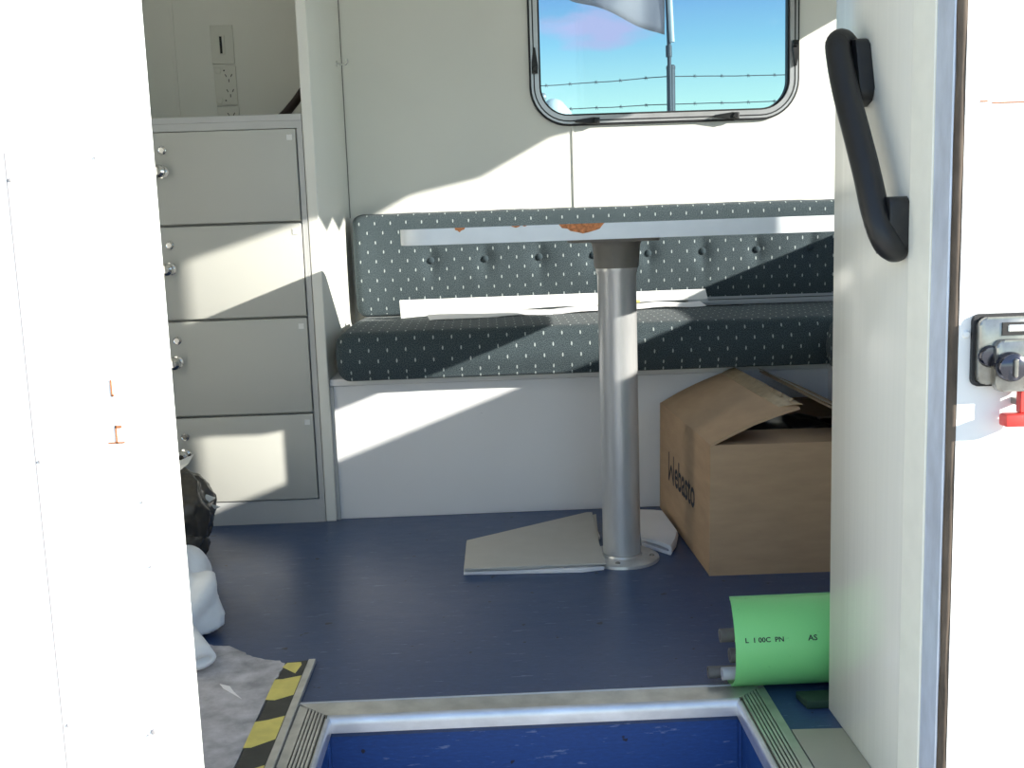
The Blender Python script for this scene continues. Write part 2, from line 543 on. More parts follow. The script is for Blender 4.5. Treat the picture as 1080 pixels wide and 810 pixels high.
def blob(name, balls, voxel, m, parent=None, disp=(), smooth=True, flat=None):
    """one continuous surface from overlapping ellipsoids: (centre, radii)"""
    bm = bmesh.new()
    for c, r in balls:
        q = bmesh.ops.create_icosphere(bm, subdivisions=3, radius=1.0)
        for v in q['verts']: v.co = Vector((c[0] + v.co.x * r[0], c[1] + v.co.y * r[1], c[2] + v.co.z * r[2]))
    me0 = bpy.data.meshes.new('tmp'); bm.to_mesh(me0); bm.free()
    tmp = bpy.data.objects.new('tmp', me0); COL.objects.link(tmp)
    md = tmp.modifiers.new('r', 'REMESH'); md.mode = 'VOXEL'; md.voxel_size = voxel
    dg = bpy.context.evaluated_depsgraph_get()
    me = bpy.data.meshes.new_from_object(tmp.evaluated_get(dg))
    bpy.data.objects.remove(tmp); bpy.data.meshes.remove(me0)
    me.name = name
    ns = [v.normal.copy() for v in me.vertices]
    for v, nn in zip(me.vertices, ns):
        d = 0
        for sc, amp, mode in disp:
            p = v.co * sc
            f = noise.noise(p)
            if mode == 'ridge': f = 1 - 2 * abs(f)
            if mode == 'fold': f = sin(sc * (v.co.x * 0.9 - v.co.z * 0.5 + v.co.y * 0.3) + 4 * noise.noise(v.co * 9))
            d += amp * f
        v.co += nn * d
        if flat is not None and v.co.z < flat: v.co.z = flat
    me.materials.clear()
    return link(name, me, m, parent, smooth)


XZ = lambda u, v, d: Vector((u, d, v))
YZ = lambda u, v, d: Vector((d, u, v))

# ------------------------------------------------------------------ the setting
YW = 3.35            # inner face of the back wall
XR = 1.50            # right-hand wall (towards the sun)
XL = -1.15
YF = 1.14            # outer skin at the doorway
ZC = 2.05

bm = bmesh.new()
box_bm(bm, XL, XR, 1.567, YW, -0.03, 0.0)
box_bm(bm, XL, -0.276, 1.18, 1.567, -0.03, 0.0)
box_bm(bm, 0.377, XR, 1.18, 1.567, -0.03, 0.0)
structure(from_bm('floor', bm, M['vinyl']))
structure(box('ceiling', XL - 0.03, XR + 0.03, YF, YW + 0.03, ZC, ZC + 0.03, M['ceiling']))
structure(box('wall_left', XL - 0.03, XL, YF, YW + 0.03, -0.03, ZC, M['wall']))

# back wall with its window opening
W1 = (0.155, 0.992, 1.060, 1.66)
hole1 = rrect(W1[0] + 0.012, W1[1] - 0.012, W1[2] + 0.012, W1[3] - 0.012, 0.108, 8)
structure(plate_hole('wall_back', (XL - 0.03, XR + 0.03, -0.03, ZC), hole1, XZ, YW, YW + 0.03, M['wall']))
# right-hand wall with the long end window that lets the sun in
W2 = (1.475, 3.28, 0.860, 1.56)
hole2 = rrect(*W2, 0.03, 8)
structure(plate_hole('wall_right', (YF, YW + 0.03, -0.03, ZC), hole2, YZ, XR, XR + 0.03, M['wall']))

# front wall: skins left and right of the doorway, header above
bm = bmesh.new()
box_bm(bm, XL - 0.03, -0.50, YF, YF + 0.035, -0.35, ZC)
box_bm(bm, -0.50, -0.355, YF, YF + 0.035, -0.35, ZC)
wf = structure(from_bm('wall_front', bm, M['outer']))
structure(box('wall_front_right', 0.5125, XR + 0.03, 1.13, 1.165, -0.35, ZC, M['outer']))
structure(box('wall_front_header', -0.355, 0.5125, YF, 1.175, 1.78, ZC, M['outer']))

# divider panel right of the doorway
structure(box('wall_divider', 0.505, 0.53, 1.25, 1.528, 0.0, ZC, M['divider'], bev=0.003))
# upright panel between lockers and bench
structure(box('wall_partition', -0.447, -0.42, 2.72, YW, 0.0, ZC, M['wall'], bev=0.002, seg=1))
# door frame layers
structure(box('trim_1', 0.503, 0.5128, 1.188, 1.25, -0.05, ZC, M['cream'], bev=0.001, seg=1))
structure(box('trim_2', 0.5045, 0.5125, 1.143, 1.188, -0.05, ZC, M['bluemetal'], bev=0.0015, seg=1))
bm = bmesh.new()
path, rr = [], []
for i in range(70):
    z = -0.10 + i * (ZC + 0.1) / 69
    path.append((0.5105 + 0.0012 * noise.noise((0, 0, z * 9)), 1.1365, z)); rr.append(0.0062 + 0.0012 * noise.noise((3, 1, z * 14)))
tube_bm(bm, path, rr, 8)
structure(from_bm('trim_3', bm, M['seal'], smooth=True))
# cover strips over the panel joints
structure(box('trim_4', 0.2825, 0.2895, YW - 0.004, YW, 0.80, 1.062, M['wall'], bev=0.0012, seg=1))
structure(box('trim_5', -0.930, -0.920, YW - 0.004, YW, 1.0, ZC, M['wall'], bev=0.0012, seg=1))
structure(box('trim_6', -0.42, -0.4175, YW - 0.0025, YW, 0.80, ZC, M['collar']))

# step well
bm = bmesh.new()
box_bm(bm, -0.276, 0.377, 1.567, 1.60, -0.26, -0.03)
box_bm(bm, -0.30, -0.276, YF, 1.567, -0.26, -0.03)
box_bm(bm, 0.377, 0.40, YF, 1.567, -0.26, -0.03)
box_bm(bm, -0.30, 0.40, YF, 1.60, -0.29, -0.26)
structure(from_bm('step_well', bm, M['riser']))
structure(box('trim_7', 0.3725, 0.3765, 1.555, 1.5665, -0.26, -0.03, M['riser']))   # corner fillet
structure(box('trim_8', -0.2755, -0.2715, 1.555, 1.5665, -0.26, -0.03, M['riser']))

# outside ground
bm = bmesh.new()
bmesh.ops.create_grid(bm, x_segments=8, y_segments=8, size=60)
for v in bm.verts: v.co.z = -0.62
structure(from_bm('ground', bm, M['ground']))

# unseen half-height door leaf, added to keep direct sun off the mat
structure(box('shade_leaf', 0.60, 0.635, 0.665, 1.064, -0.30, 0.50, M['outer'], bev=0.004))


# ------------------------------------------------------------------ aluminium nosings round the step well
def nosing_side(name, xo, xi, sgn):
    t = structure(bpy.data.objects.new(name, None)); COL.objects.link(t)
    # top plate, mitred at the back corner
    yb_o, yb_i = 1.612, 1.566
    prism('top_plate', [(xo, 1.19, 0), (xi, 1.19, 0), (xi, yb_i, 0), (xo, yb_o, 0)], (0, 0, 0.004), M['alu'], t)
    n = 6
    w = xi - xo
    for k in range(n):
        a, b = xo + w * (0.26 + 0.70 * k / n), xo + w * (0.26 + 0.70 * (k + 0.62) / n)
        ya = yb_o + (yb_i - yb_o) * (a - xo) / w - 0.001
        yb = yb_o + (yb_i - yb_o) * (b - xo) / w - 0.001
        prism('rib', [(a, 1.19, 0.004), (b, 1.19, 0.004), (b, yb, 0.004), (a, ya, 0.004)], (0, 0, 0.003), M['alu'], t)
        c = xo + w * (0.26 + 0.70 * (k + 1.0) / n)
        yc = yb_o + (yb_i - yb_o) * (c - xo) / w - 0.001
        prism('groove', [(b, 1.19, 0.004), (c, 1.19, 0.004), (c, yc, 0.004), (b, yb, 0.004)], (0, 0, 0.0006), M['alu_dark'], t)
    # rounded lip folding down into the well
    bm = bmesh.new()
    pr = [(0, 0.0055), (0.004, 0.0045), (0.0065, 0.001), (0.007, -0.006), (0.007, -0.020), (0.003, -0.020), (0.0, -0.0)]
    prism_bm(bm, [(xi + sgn * u, 1.19, v) for u, v in pr], (0, yb_i - 1.19, 0))
    from_bm('lip', bm, M['alu_lip'], t, smooth=True, sharp=60)
    return t


nosing_side('trim_9', -0.326, -0.276, +1)
nosing_side('trim_10', 0.426, 0.377, -1)
t = structure(bpy.data.objects.new('trim_11', None)); COL.objects.link(t)
prism('top_plate', [(-0.326, 1.613, 0), (0.426, 1.613, 0), (0.377, 1.567, 0), (-0.276, 1.567, 0)], (0, 0, 0.0062), M['alu'], t)
prism('back_edge', [(-0.326, 1.613, 0), (0.426, 1.613, 0), (0.426, 1.6165, 0), (-0.326, 1.6165, 0)], (0, 0, 0.0072), M['alu_lip'], t)
bm = bmesh.new()
pr = [(0, 0.0065), (-0.004, 0.0055), (-0.0075, 0.001), (-0.0085, -0.007), (-0.0085, -0.020), (-0.004, -0.020), (0.0, -0.002)]
prism_bm(bm, [(-0.2755, 1.567 + u, v) for u, v in pr], (0.652, 0, 0))
from_bm('lip', bm, M['alu_lip'], t, smooth=True, sharp=60)
bm = bmesh.new()
for cx in (-0.2755, 0.3765):
    box_bm(bm, cx - 0.0006, cx + 0.0006, 1.5575, 1.568, -0.03, 0.0068)
from_bm('mitre_joint', bm, M['alu_dark'], t)

# ------------------------------------------------------------------ window over the sofa
def loop1(off, r):
    return rrect(W1[0] + off, W1[1] - off, W1[2] + off, W1[3] - off, r, 10)


win = structure(bpy.data.objects.new('window_1', None)); COL.objects.link(win)
ring('outer_seal', loop1(0.0, 0.12), loop1(0.006, 0.114), XZ, YW - 0.010, YW + 0.001, M['rubber'], win)
ring('window_frame', loop1(0.006, 0.114), loop1(0.030, 0.09), XZ, YW - 0.014, YW + 0.012, M['winalu'], win)
ring('frame_groove', loop1(0.0125, 0.1075), loop1(0.0165, 0.1035), XZ, YW - 0.0146, YW - 0.013, M['rubber'], win)
ring('inner_seal', loop1(0.030, 0.09), loop1(0.036, 0.084), XZ, YW - 0.006, YW + 0.020, M['rubber'], win)
bm = bmesh.new()
g = loop1(0.033, 0.087)
prism_bm(bm, [(u, YW + 0.014, v) for u, v in g], (0, 0.004, 0))
from_bm('pane', bm, M['glass1'], win)


def catch(cx, cz, ang):
    """small black stay: a wedge arm on a round pivot, set on the frame"""
    bm = bmesh.new()
    pts = [(-0.050, -0.003), (-0.008, -0.009), (0.026, -0.009), (0.026, 0.009), (0.004, 0.010), (-0.05, 0.003)]
    c, s = cos(ang), sin(ang)
    prism_bm(bm, [(cx + u * c - v * s, YW - 0.030, cz + u * s + v * c) for u, v in pts], (0, 0.015, 0), 0.0015)
    o = from_bm('window_catch', bm, M['blackplastic'], win, smooth=True, sharp=40)
    bm = bmesh.new()
    lathe_bm(bm, [(0.0, -0.036), (0.007, -0.036), (0.009, -0.034), (0.009, -0.014)], (cx + 0.014 * c, YW, cz + 0.014 * s), 'Y', 14)
    from_bm('pivot', bm, M['blackplastic'], o, smooth=True, sharp=40)


catch(0.342, 1.0725, 0.0)
catch(0.775, 1.0745, 0.0)
catch(0.172, 1.245, -pi / 2)
catch(0.976, 1.268, pi / 2)

# ------------------------------------------------------------------ end window on the right (source of the sun patches)
win2 = structure(bpy.data.objects.new('window_2', None)); COL.objects.link(win2)
o2 = rrect(W2[0] - 0.02, W2[1] + 0.02, W2[2] - 0.02, W2[3] + 0.02, 0.05, 8)
ring('window_frame', o2, rrect(W2[0], W2[1], W2[2], W2[3], 0.03, 8), YZ, XR - 0.008, XR + 0.0, M['winalu'], win2)
prism('pane', [(XR + 0.014, a, b) for a, b in hole2], (0.004, 0, 0), M['glass2'], win2)
# canvas pelmet with a zigzag hem across the top of that window
hem_low, hem_high = 0.911 + 0.368 * XR, 0.946 + 0.368 * XR
pts = [(XR - 0.010, 1.36, 1.62)]
y = 1.36
k = 0
pts.append((XR - 0.010, 1.36, hem_high + 0.045)); pts.append((XR - 0.010, 1.68, hem_high + 0.003))
y0 = 1.816
while y0 - 0.1205 < 3.33:
    if y0 < 3.31: pts.append((XR - 0.010, y0, hem_low))
    if y0 + 0.1205 < 3.31: pts.append((XR - 0.010, y0 + 0.1205, hem_high))
    y0 += 0.241
pts.append((XR - 0.010, 3.31, hem_high)); pts.append((XR - 0.010, 3.31, 1.62))
pel = structure(prism('trim_12', pts, (0.0015, 0, 0), M['canvas']))

# ------------------------------------------------------------------ lockers on the left
lock = thing('locker_cabinet', 'grey-white cabinet of four stacked lockers with chrome knobs left of the bench', 'cabinet', (-0.78, 2.9, 0))
YC = 2.72
bm = bmesh.new()
box_bm(bm, XL + 0.002, -0.449, YC + 0.02, YW - 0.002, 0.0, 1.038)
from_bm('carcass', bm, M['frame'], lock)
box('top_board', XL + 0.002, -0.4485, YC - 0.002, YW - 0.002, 1.038, 1.055, M['frame'], lock, 0.002, 1)
rows = [(1.018, 0.790), (0.784, 0.549), (0.543, 0.298), (0.292, 0.066)]
bm = bmesh.new()
box_bm(bm, -0.462, -0.4485, YC, YC + 0.02, 0.0, 1.038)
box_bm(bm, XL + 0.002, -0.9, YC, YC + 0.02, 0.0, 1.038)
box_bm(bm, -0.9, -0.462, YC, YC + 0.02, 1.020, 1.038)
box_bm(bm, -0.9, -0.462, YC, YC + 0.02, 0.0, 0.063)
from_bm('face_frame', bm, M['frame'], lock)
kx = -0.803
knobs_z = (0.922, 0.679, 0.440, 0.196)
locks_z = (0.975, 0.739, 0.496, 0.244)
for (zt, zb), kz, lz in zip(rows, knobs_z, locks_z):
    d = box('door', -0.898, -0.465, YC - 0.007, YC + 0.012, zb, zt, M['cabinet'], lock, 0.0025, 2)
    lathe('knob', [(0.0, -0.050), (0.009, -0.049), (0.0155, -0.043), (0.0165, -0.035), (0.012, -0.026), (0.0065, -0.018), (0.007, -0.010), (0.016, -0.008), (0.017, -0.0065)], (kx, YC, kz), M['chrome'], d, 'Y', 20)
    lathe('lock', [(0.0, -0.0125), (0.006, -0.0125), (0.0062, -0.0105), (0.0085, -0.0115), (0.0105, -0.0095), (0.011, -0.0065)], (kx + 0.004, YC, lz), M['chrome'], d, 'Y', 18)
    tz = zt - 0.021
    tg = box('tag', -0.487, -0.473, YC - 0.0085, YC - 0.0065, tz - 0.007, tz + 0.007, M['cabmark'], d, 0.0004, 1)
adopt(lock)

# ------------------------------------------------------------------ wall fittings above the lockers
def plate_thing(name, label, cat, x0, x1, z0, z1):
    t = thing(name, label, cat, ((x0 + x1) / 2, YW, z0))
    box('plate', x0, x1, YW - 0.008, YW, z0, z1, M['socket'], t, 0.002, 2)
    return t


sw = plate_thing('light_switch', 'upright white switch plate with a dark slot, topmost on the recess wall', 'switch', -0.811, -0.743, 1.278, 1.392)
box('rocker', -0.789, -0.769, YW - 0.011, YW - 0.007, 1.305, 1.362, M['socket'], sw, 0.001, 1)
box('slot', -0.7835, -0.7765, YW - 0.0125, YW - 0.010, 1.308, 1.358, M['dark'], sw)
adopt(sw)
so = plate_thing('power_socket', 'white double power socket with two switches below the slotted switch', 'socket', -0.808, -0.742, 1.155, 1.272)


def outlet(t, cx, cz):
    for dx, dz, an in ((-0.0085, 0.006, 28), (0.0085, 0.006, -28), (0.0, -0.009, 0)):
        c, s = cos(radians(an)), sin(radians(an))
        q = [(-0.0011, -0.0045), (0.0011, -0.0045), (0.0011, 0.0045), (-0.0011, 0.0045)]
        prism('pin_hole', [(cx + dx + u * c - v * s, YW - 0.0088, cz + dz + u * s + v * c) for u, v in q], (0, 0.0015, 0), M['dark'], t)


outlet(so, -0.764, 1.237)
outlet(so, -0.762, 1.192)
for z in (1.258, 1.169):
    lathe('socket_switch', [(0, -0.0115), (0.008, -0.0112), (0.0095, -0.010), (0.0098, -0.0075)], (-0.795, YW, z), M['socket'], so, 'Y', 18)
    box('indicator', -0.779, -0.775, YW - 0.0095, YW - 0.0075, z - 0.002, z + 0.002, M['dark'], so)
adopt(so)
s2 = plate_thing('power_socket', 'white socket plate mostly hidden behind the locker top, lowest of three', 'socket', -0.806, -0.740, 1.035, 1.150)
outlet(s2, -0.764, 1.122)
adopt(s2)

# dark brown strap lying on the cabinet top against the partition
path = [(-0.452, 2.985, 1.225), (-0.462, 2.985, 1.185), (-0.480, 2.985, 1.150), (-0.505, 2.99, 1.118), (-0.535, 3.0, 1.088), (-0.570, 3.0, 1.066)]
tag(tube('strap', path, [0.010, 0.0105, 0.012, 0.0135, 0.015, 0.010], M['cord'], None, 10, (1.0, 0.6)), 'dark brown curved strap drooping onto the locker cabinet top', 'strap')

# coat hook in the corner of the partition
hk = thing('coat_hook', 'small metal hook on the partition beside the back wall', 'hook', (-0.42, 3.26, 1.25))
lathe('hook_base', [(0, 0.0), (0.009, 0.0), (0.009, 0.003), (0.0, 0.004)], (-0.42, 3.235, 1.252), M['chrome'], hk, 'X', 14)
tube('hook_arm', [(-0.418, 3.235, 1.252), (-0.404, 3.235, 1.249), (-0.392, 3.236, 1.249), (-0.386, 3.236, 1.257), (-0.388, 3.236, 1.264)], 0.003, M['chrome'], hk, 8)
adopt(hk)

# ------------------------------------------------------------------ bench
bench = thing('bench_base', 'white boxed bench base with a plain front board under the cushions', 'bench', (0.3, 2.9, 0))
box('front_panel', -0.419, 0.92, 2.74, 2.758, 0.0, 0.358, M['bench'], bench, 0.001, 1)
box('seat_board', -0.419, XR - 0.002, 2.734, YW - 0.002, 0.359, 0.3775, M['bench'], bench, 0.003, 2)
box('return_panel', 0.895, 0.913, 1.80, 2.74, 0.0, 0.358, M['bench'], bench, 0.001, 1)
box('return_board', 0.888, XR - 0.002, 1.80, 2.733, 0.359, 0.3775, M['bench'], bench, 0.003, 2)
box('edge_fillet', -0.4195, -0.4105, 2.731, 2.739, 0.0, 0.358, M['frame'], bench, 0.001, 1)
adopt(bench)


def cushion(name, a0, a1, prof, m, along='X', dents=(), nseg=120, endr=0.03, parent=None, crown=0.0, wrinkle=0.0):
    """soft block: closed (depth, height) profile run along an axis with rounded ends; uv = (length, arc)"""
    P = [Vector((p[0], p[1])) for p in prof]
    N = len(P)
    cen = sum(P, Vector((0, 0))) / N
    arc = [0]
    for i in range(N): arc.append(arc[-1] + (P[(i + 1) % N] - P[i]).length)
    bm = bmesh.new()
    uvl = bm.loops.layers.uv.new('UVMap')
    hx = min(abs(p.x - cen.x) for p in P)
    ts = []
    ne = 7
    L = a1 - a0
    for k in range(ne): ts.append((a0 + endr * (1 - cos(pi / 2 * k / ne)), endr * (1 - sin(pi / 2 * k / ne))))
    for k in range(nseg + 1): ts.append((a0 + endr + (L - 2 * endr) * k / nseg, 0.0))
    for k in range(ne - 1, -1, -1): ts.append((a1 - endr * (1 - cos(pi / 2 * k / ne)), endr * (1 - sin(pi / 2 * k / ne))))
    xmin, xmax = min(p.x for p in P), max(p.x for p in P)
    zmin, zmax = min(p.y for p in P), max(p.y for p in P)
    rings = []
    for a, ins in ts:
        kx = 1 - 2 * ins / (xmax - xmin); kz = 1 - 2 * ins / (zmax - zmin)
        ringv = []
        for p in P:
            d, h = cen.x + (p.x - cen.x) * kx, cen.y + (p.y - cen.y) * kz
            # crown and dents push the front face (small depth)
            front = max(0.0, (cen.x - p.x) / (cen.x - xmin))
            q = 0.0
            for (da, dh, dep, rad) in dents:
                r2 = ((a - da) ** 2 + (h - dh) ** 2) / rad ** 2
                q += dep * math.exp(-r2) + 0.45 * dep * math.exp(-(((a - da) / (rad * 0.45)) ** 2 + ((h - dh) / (rad * 2.0)) ** 2))
            d += front * q
            if wrinkle:
                w = noise.noise((a * 7, h * 9, 3.1)) * wrinkle + noise.noise((a * 34, h * 8, 7.7)) * wrinkle * 0.35
                d -= front * w
                h += w * (1 if p.y > cen.y else 0)
            co = (a, d, h) if along == 'X' else (d, a, h)
            ringv.append(bm.verts.new(co))
        rings.append(ringv)
    for i in range(len(rings) - 1):
        for k in range(N):
            k2 = (k + 1) % N
            f = bm.faces.new((rings[i][k], rings[i][k2], rings[i + 1][k2], rings[i + 1][k]))
            for lp, (a, r) in zip(f.loops, ((ts[i][0], arc[k]), (ts[i][0], arc[k + 1]), (ts[i + 1][0], arc[k + 1]), (ts[i + 1][0], arc[k]))):
                lp[uvl].uv = (a, r)
    for rg, fl, a, s in ((rings[0], True, a0, -1), (rings[-1], False, a1, 1)):
        f = bm.faces.new(rg[::-1] if fl else rg)
        for lp in f.loops:
            c = lp.vert.co
            lp[uvl].uv = (a + s * ((c.y if along == 'X' else c.x) - cen.x), c.z)
    return from_bm(name, bm, m, parent, smooth=True, sharp=70)


def round_prof(d0, d1, z0, z1, r, bulge=0.0, n=6, nf=14, rb=0.010):
    """(depth, height) loop: starts low on the front face, goes up the front and over the top"""
    pts = []
    for k in range(nf + 1):
        h = z0 + rb + (z1 - z0 - r - rb) * k / nf
        pts.append((d0 - bulge * sin(pi * k / nf), h))
    for k in range(1, n + 1):
        a = radians(180 - 90 * k / n); pts.append((d0 + r + r * cos(a), z1 - r + r * sin(a)))
    for k in range(1, nf):
        pts.append((d0 + r + (d1 - d0 - 2 * r) * k / nf, z1 + bulge * 0.4 * sin(pi * k / nf)))
    for cx, cz, a0, q in ((d1 - r, z1 - r, 90, r), (d1 - rb, z0 + rb, 0, rb), (d0 + rb, z0 + rb, -90, rb)):
        for k in range(n + 1):
            a = radians(a0 - 90 * k / n); pts.append((cx + q * cos(a), cz + q * sin(a)))
    return pts[:-1]


btn = [(x, 0.664) for x in (-0.165, -0.001, 0.163, 0.327, 0.494, 0.660, 0.826, 0.99, 1.155)]
cb = thing('back_cushion', 'dark teal sofa backrest cushion with white flecks and a row of buttons', 'cushion', (0.5, 3.27, 0.5))
cushion('cover', -0.398, XR - 0.004, round_prof(3.205, YW - 0.002, 0.500, 0.806, 0.026, 0.008, 6, 22), M['fabric'], 'X', [(x, z, 0.009, 0.034) for x, z in btn], 300, 0.030, cb, 0, 0.0025)
for x, z in btn:
    lathe('button', [(0.0, -0.007), (0.006, -0.0062), (0.0098, -0.003), (0.0106, 0.001), (0.009, 0.006), (0.0, 0.007)], (x, 3.2075, z), M['fabric'], cb, 'Y', 16, 80)
adopt(cb)
cs = thing('seat_cushion', 'long dark teal flecked seat cushion along the back wall bench', 'cushion', (0.5, 2.94, 0.378))
cushion('cover', -0.392, XR - 0.004, round_prof(2.672, 3.20, 0.3785, 0.503, 0.030, 0.010, 7, 12), M['fabric'], 'X', (), 150, 0.035, cs, 0, 0.003)
adopt(cs)
cr = thing('seat_cushion', 'dark flecked seat cushion of the return bench at the right edge', 'cushion', (1.17, 2.25, 0.378))
cushion('cover', 1.84, 2.652, round_prof(0.860, XR - 0.004, 0.3785, 0.505, 0.034, 0.008, 7, 12), M['fabric'], 'Y', (), 60, 0.03, cr, 0, 0.002)
adopt(cr)

# ------------------------------------------------------------------ table
tb = thing('pedestal_table', 'grey laminate table with chipped edge on a silver pedestal post', 'table', (0.287, 2.31, 0))
TX0, TX1, TY0, TY1, TZ0, TZ1 = -0.162, 0.770, 2.0, 2.62, 0.727, 0.7575
bm = bmesh.new()
prism_bm(bm, [(u, v, TZ0) for u, v in rrect(TX0, TX1, TY0, TY1, 0.055, 8)], (0, 0, TZ1 - TZ0), 0.0012)
from_bm('table_top', bm, M['laminate'], tb, smooth=True, sharp=35)


def chip(pts):
    prism('chipped_core', [(x, TY0 - 0.0006, z) for x, z in pts], (0, 0.002, 0), M['chip'], tb)


chip([(0.140, TZ1), (0.146, 0.7505), (0.156, 0.749), (0.162, 0.7445), (0.176, 0.7415), (0.185, 0.739), (0.196, 0.741), (0.209, 0.7445), (0.217, 0.747), (0.221, 0.752), (0.226, TZ1)])
chip([(-0.056, TZ1), (-0.055, 0.7535), (-0.051, 0.7525), (-0.047, 0.749), (-0.043, 0.7525), (-0.038, 0.754), (-0.036, TZ1)])
chip([(0.050, TZ1), (0.054, 0.7555), (0.059, 0.754), (0.064, 0.7552), (0.068, TZ1)])
chip([(0.072, TZ1), (0.074, 0.7558), (0.078, 0.756), (0.080, TZ1)])
prism('flange', [(u, v, 0.7175) for u, v in rrect(0.183, 0.372, 2.225, 2.395, 0.03, 6)], (0, 0, 0.0095), M['collar'], tb)
PC = (0.286, 2.312, 0)
lathe('collar', [(0.0, 0.7175), (0.056, 0.7175), (0.053, 0.712), (0.0515, 0.706), (0.0485, 0.664), (0.0475, 0.660), (0.0, 0.660)], PC, M['collar'], tb, 'Z', 40)
lathe('post', [(0.0, 0.660), (0.0455, 0.660), (0.0455, 0.652), (0.0425, 0.646), (0.0425, 0.016), (0.0, 0.016)], PC, M['post'], tb, 'Z', 48)
lathe('base_plate', [(0.0, 0.022), (0.0435, 0.015), (0.046, 0.0105), (0.078, 0.0095), (0.084, 0.006), (0.085, 0.0), (0.0, 0.0)], PC, M['post'], tb, 'Z', 48)
for a in (-15, 75, 165, 255):
    lathe('screw', [(0.0, 0.013), (0.004, 0.0128), (0.006, 0.0105), (0.006, 0.008)], (PC[0] + 0.068 * cos(radians(a)), PC[1] + 0.068 * sin(radians(a)), 0), M['collar'], tb, 'Z', 12)
adopt(tb)

# ------------------------------------------------------------------ things on the seat
wp = thing('white_plank', 'long white plank leaning on the backrest behind the table post', 'panel', (0.2, 3.08, 0.505))
A, B = Vector((-0.245, 2.985, 0.5105)), Vector((0.662, 3.145, 0.5235))
A2, B2 = Vector((-0.249, 3.010, 0.5605)), Vector((0.659, 3.165, 0.552))
nrm = (B - A).cross(A2 - A).normalized()
if nrm.y < 0: nrm = -nrm
nn = 20
bm = bmesh.new()
rows_ = []
for k in range(nn + 1):
    f = k / nn
    lo = A.lerp(B, f); hi = A2.lerp(B2, f)
    lo.z += 0.004 * sin(pi * f) + 0.0015 * sin(f * 17)
    rows_.append([bm.verts.new(p) for p in (lo, hi, hi + nrm * 0.012, lo + nrm * 0.012)])
for a, b in zip(rows_, rows_[1:]):
    for k in range(4): bm.faces.new((a[k], a[(k + 1) % 4], b[(k + 1) % 4], b[k]))
bm.faces.new(rows_[0]); bm.faces.new(rows_[-1][::-1])
from_bm('board', bm, M['whiteplastic'], wp)
prism('sticker', [(0.4355, 3.1045, 0.522), (0.452, 3.1075, 0.522), (0.452, 3.108, 0.530), (0.4355, 3.105, 0.530)], (0, 0.003, 0), M['yellow'], wp)
adopt(wp)


def ribbon(name, path, width, thick, m, parent=None, tilt=0.0, wl=0.1, jag=0.0):
    bm = bmesh.new()
    vs = []
    for i, p in enumerate(path):
        p = Vector(p)
        t = (Vector(path[min(i + 1, len(path) - 1)]) - Vector(path[max(i - 1, 0)])).normalized()
        s = Vector((0, 0, 1)).cross(t).normalized()
        w = width * (1 + jag * noise.noise((i * 0.9, 5, 2)))
        vs.append([bm.verts.new(p + s * (w / 2) + Vector((0, 0, h + tilt))) for h in (0, thick)] + [bm.verts.new(p - s * (w / 2) + Vector((0, 0, h))) for h in (thick, 0)])
    for a, b in zip(vs, vs[1:]):
        for k in range(4): bm.faces.new((a[k], a[(k + 1) % 4], b[(k + 1) % 4], b[k]))
    bm.faces.new(vs[0]); bm.faces.new(vs[-1][::-1])
    return from_bm(name, bm, m, parent, smooth=True, sharp=40)


path = []
for k in range(61):
    f = k / 60
    x = -0.165 + 0.80 * f
    y = 2.93 + 0.155 * f
    path.append((x, y, 0.5075 + 0.0055 * (0.5 + 0.5 * sin(f * 24 + 0.6)) * (0.3 + f) + 0.004 * max(0, noise.noise((f * 9, 2, 2)))))
tag(ribbon('backing_paper', path, 0.050, 0.0012, M['paper'], None, 0.010, 0, 0.3), 'wavy white paper strip lying under the long white plank on the seat', 'paper')
gt = thing('trim_length', 'thin grey channel strip on the seat right of the white plank', 'trim', (1.0, 3.14, 0.503))
bm = bmesh.new()
prism_bm(bm, [(0.60, 3.115, 0.507), (0.60, 3.115, 0.516), (0.60, 3.122, 0.518), (0.60, 3.160, 0.527), (0.60, 3.168, 0.528), (0.60, 3.168, 0.507)], (0.80, -0.02, 0))
from_bm('channel', bm, simple('grey_strip_plastic', (0.36, 0.39, 0.43), 0.4), gt)
prism('groove', [(0.66, 3.1283, 0.5205), (0.66, 3.134, 0.5218), (0.66, 3.134, 0.5225), (0.66, 3.1283, 0.5212)], (0.74, -0.0185, 0), M['rubber'], gt)
adopt(gt)

# ------------------------------------------------------------------ carton
cx0, cx1, cy0, cy1, cz = 0.455, 0.876, 2.165, 2.722, 0.286
bx = thing('cardboard_carton', 'opened brown cardboard carton with raised flaps and printed side by the bench', 'carton', (0.66, 2.44, 0))
TH = 0.005
prism('left_side', [(cx0, cy0, 0.002), (cx0 - 0.014, cy1, 0.002), (cx0 - 0.010, cy1, cz), (cx0 + 0.004, cy0, cz)], (TH, 0, 0), M['cardboard'], bx)
prism('front_side', [(cx0, cy0, 0.0), (cx1, cy0 - 0.006, 0.0), (cx1, cy0 - 0.004, cz - 0.002), (cx0 + 0.004, cy0, cz)], (0, TH, 0), M['cardboard'], bx)
prism('back_side', [(cx0 - 0.010, cy1 - TH, 0.0), (cx1, cy1 - TH, 0.0), (cx1, cy1 - TH, cz), (cx0 - 0.010, cy1 - TH, cz)], (0, TH, 0), M['cardboard'], bx)
prism('right_side', [(cx1 - TH, cy0, 0.0), (cx1 - TH, cy1, 0.0), (cx1 - TH, cy1, cz), (cx1 - TH, cy0, cz)], (TH, 0, 0), M['cardboard'], bx)
prism('bottom', [(cx0, cy0, 0.001), (cx1, cy0, 0.001), (cx1, cy1, 0.001), (cx0 - 0.008, cy1, 0.001)], (0, 0, TH), M['cardboard'], bx)


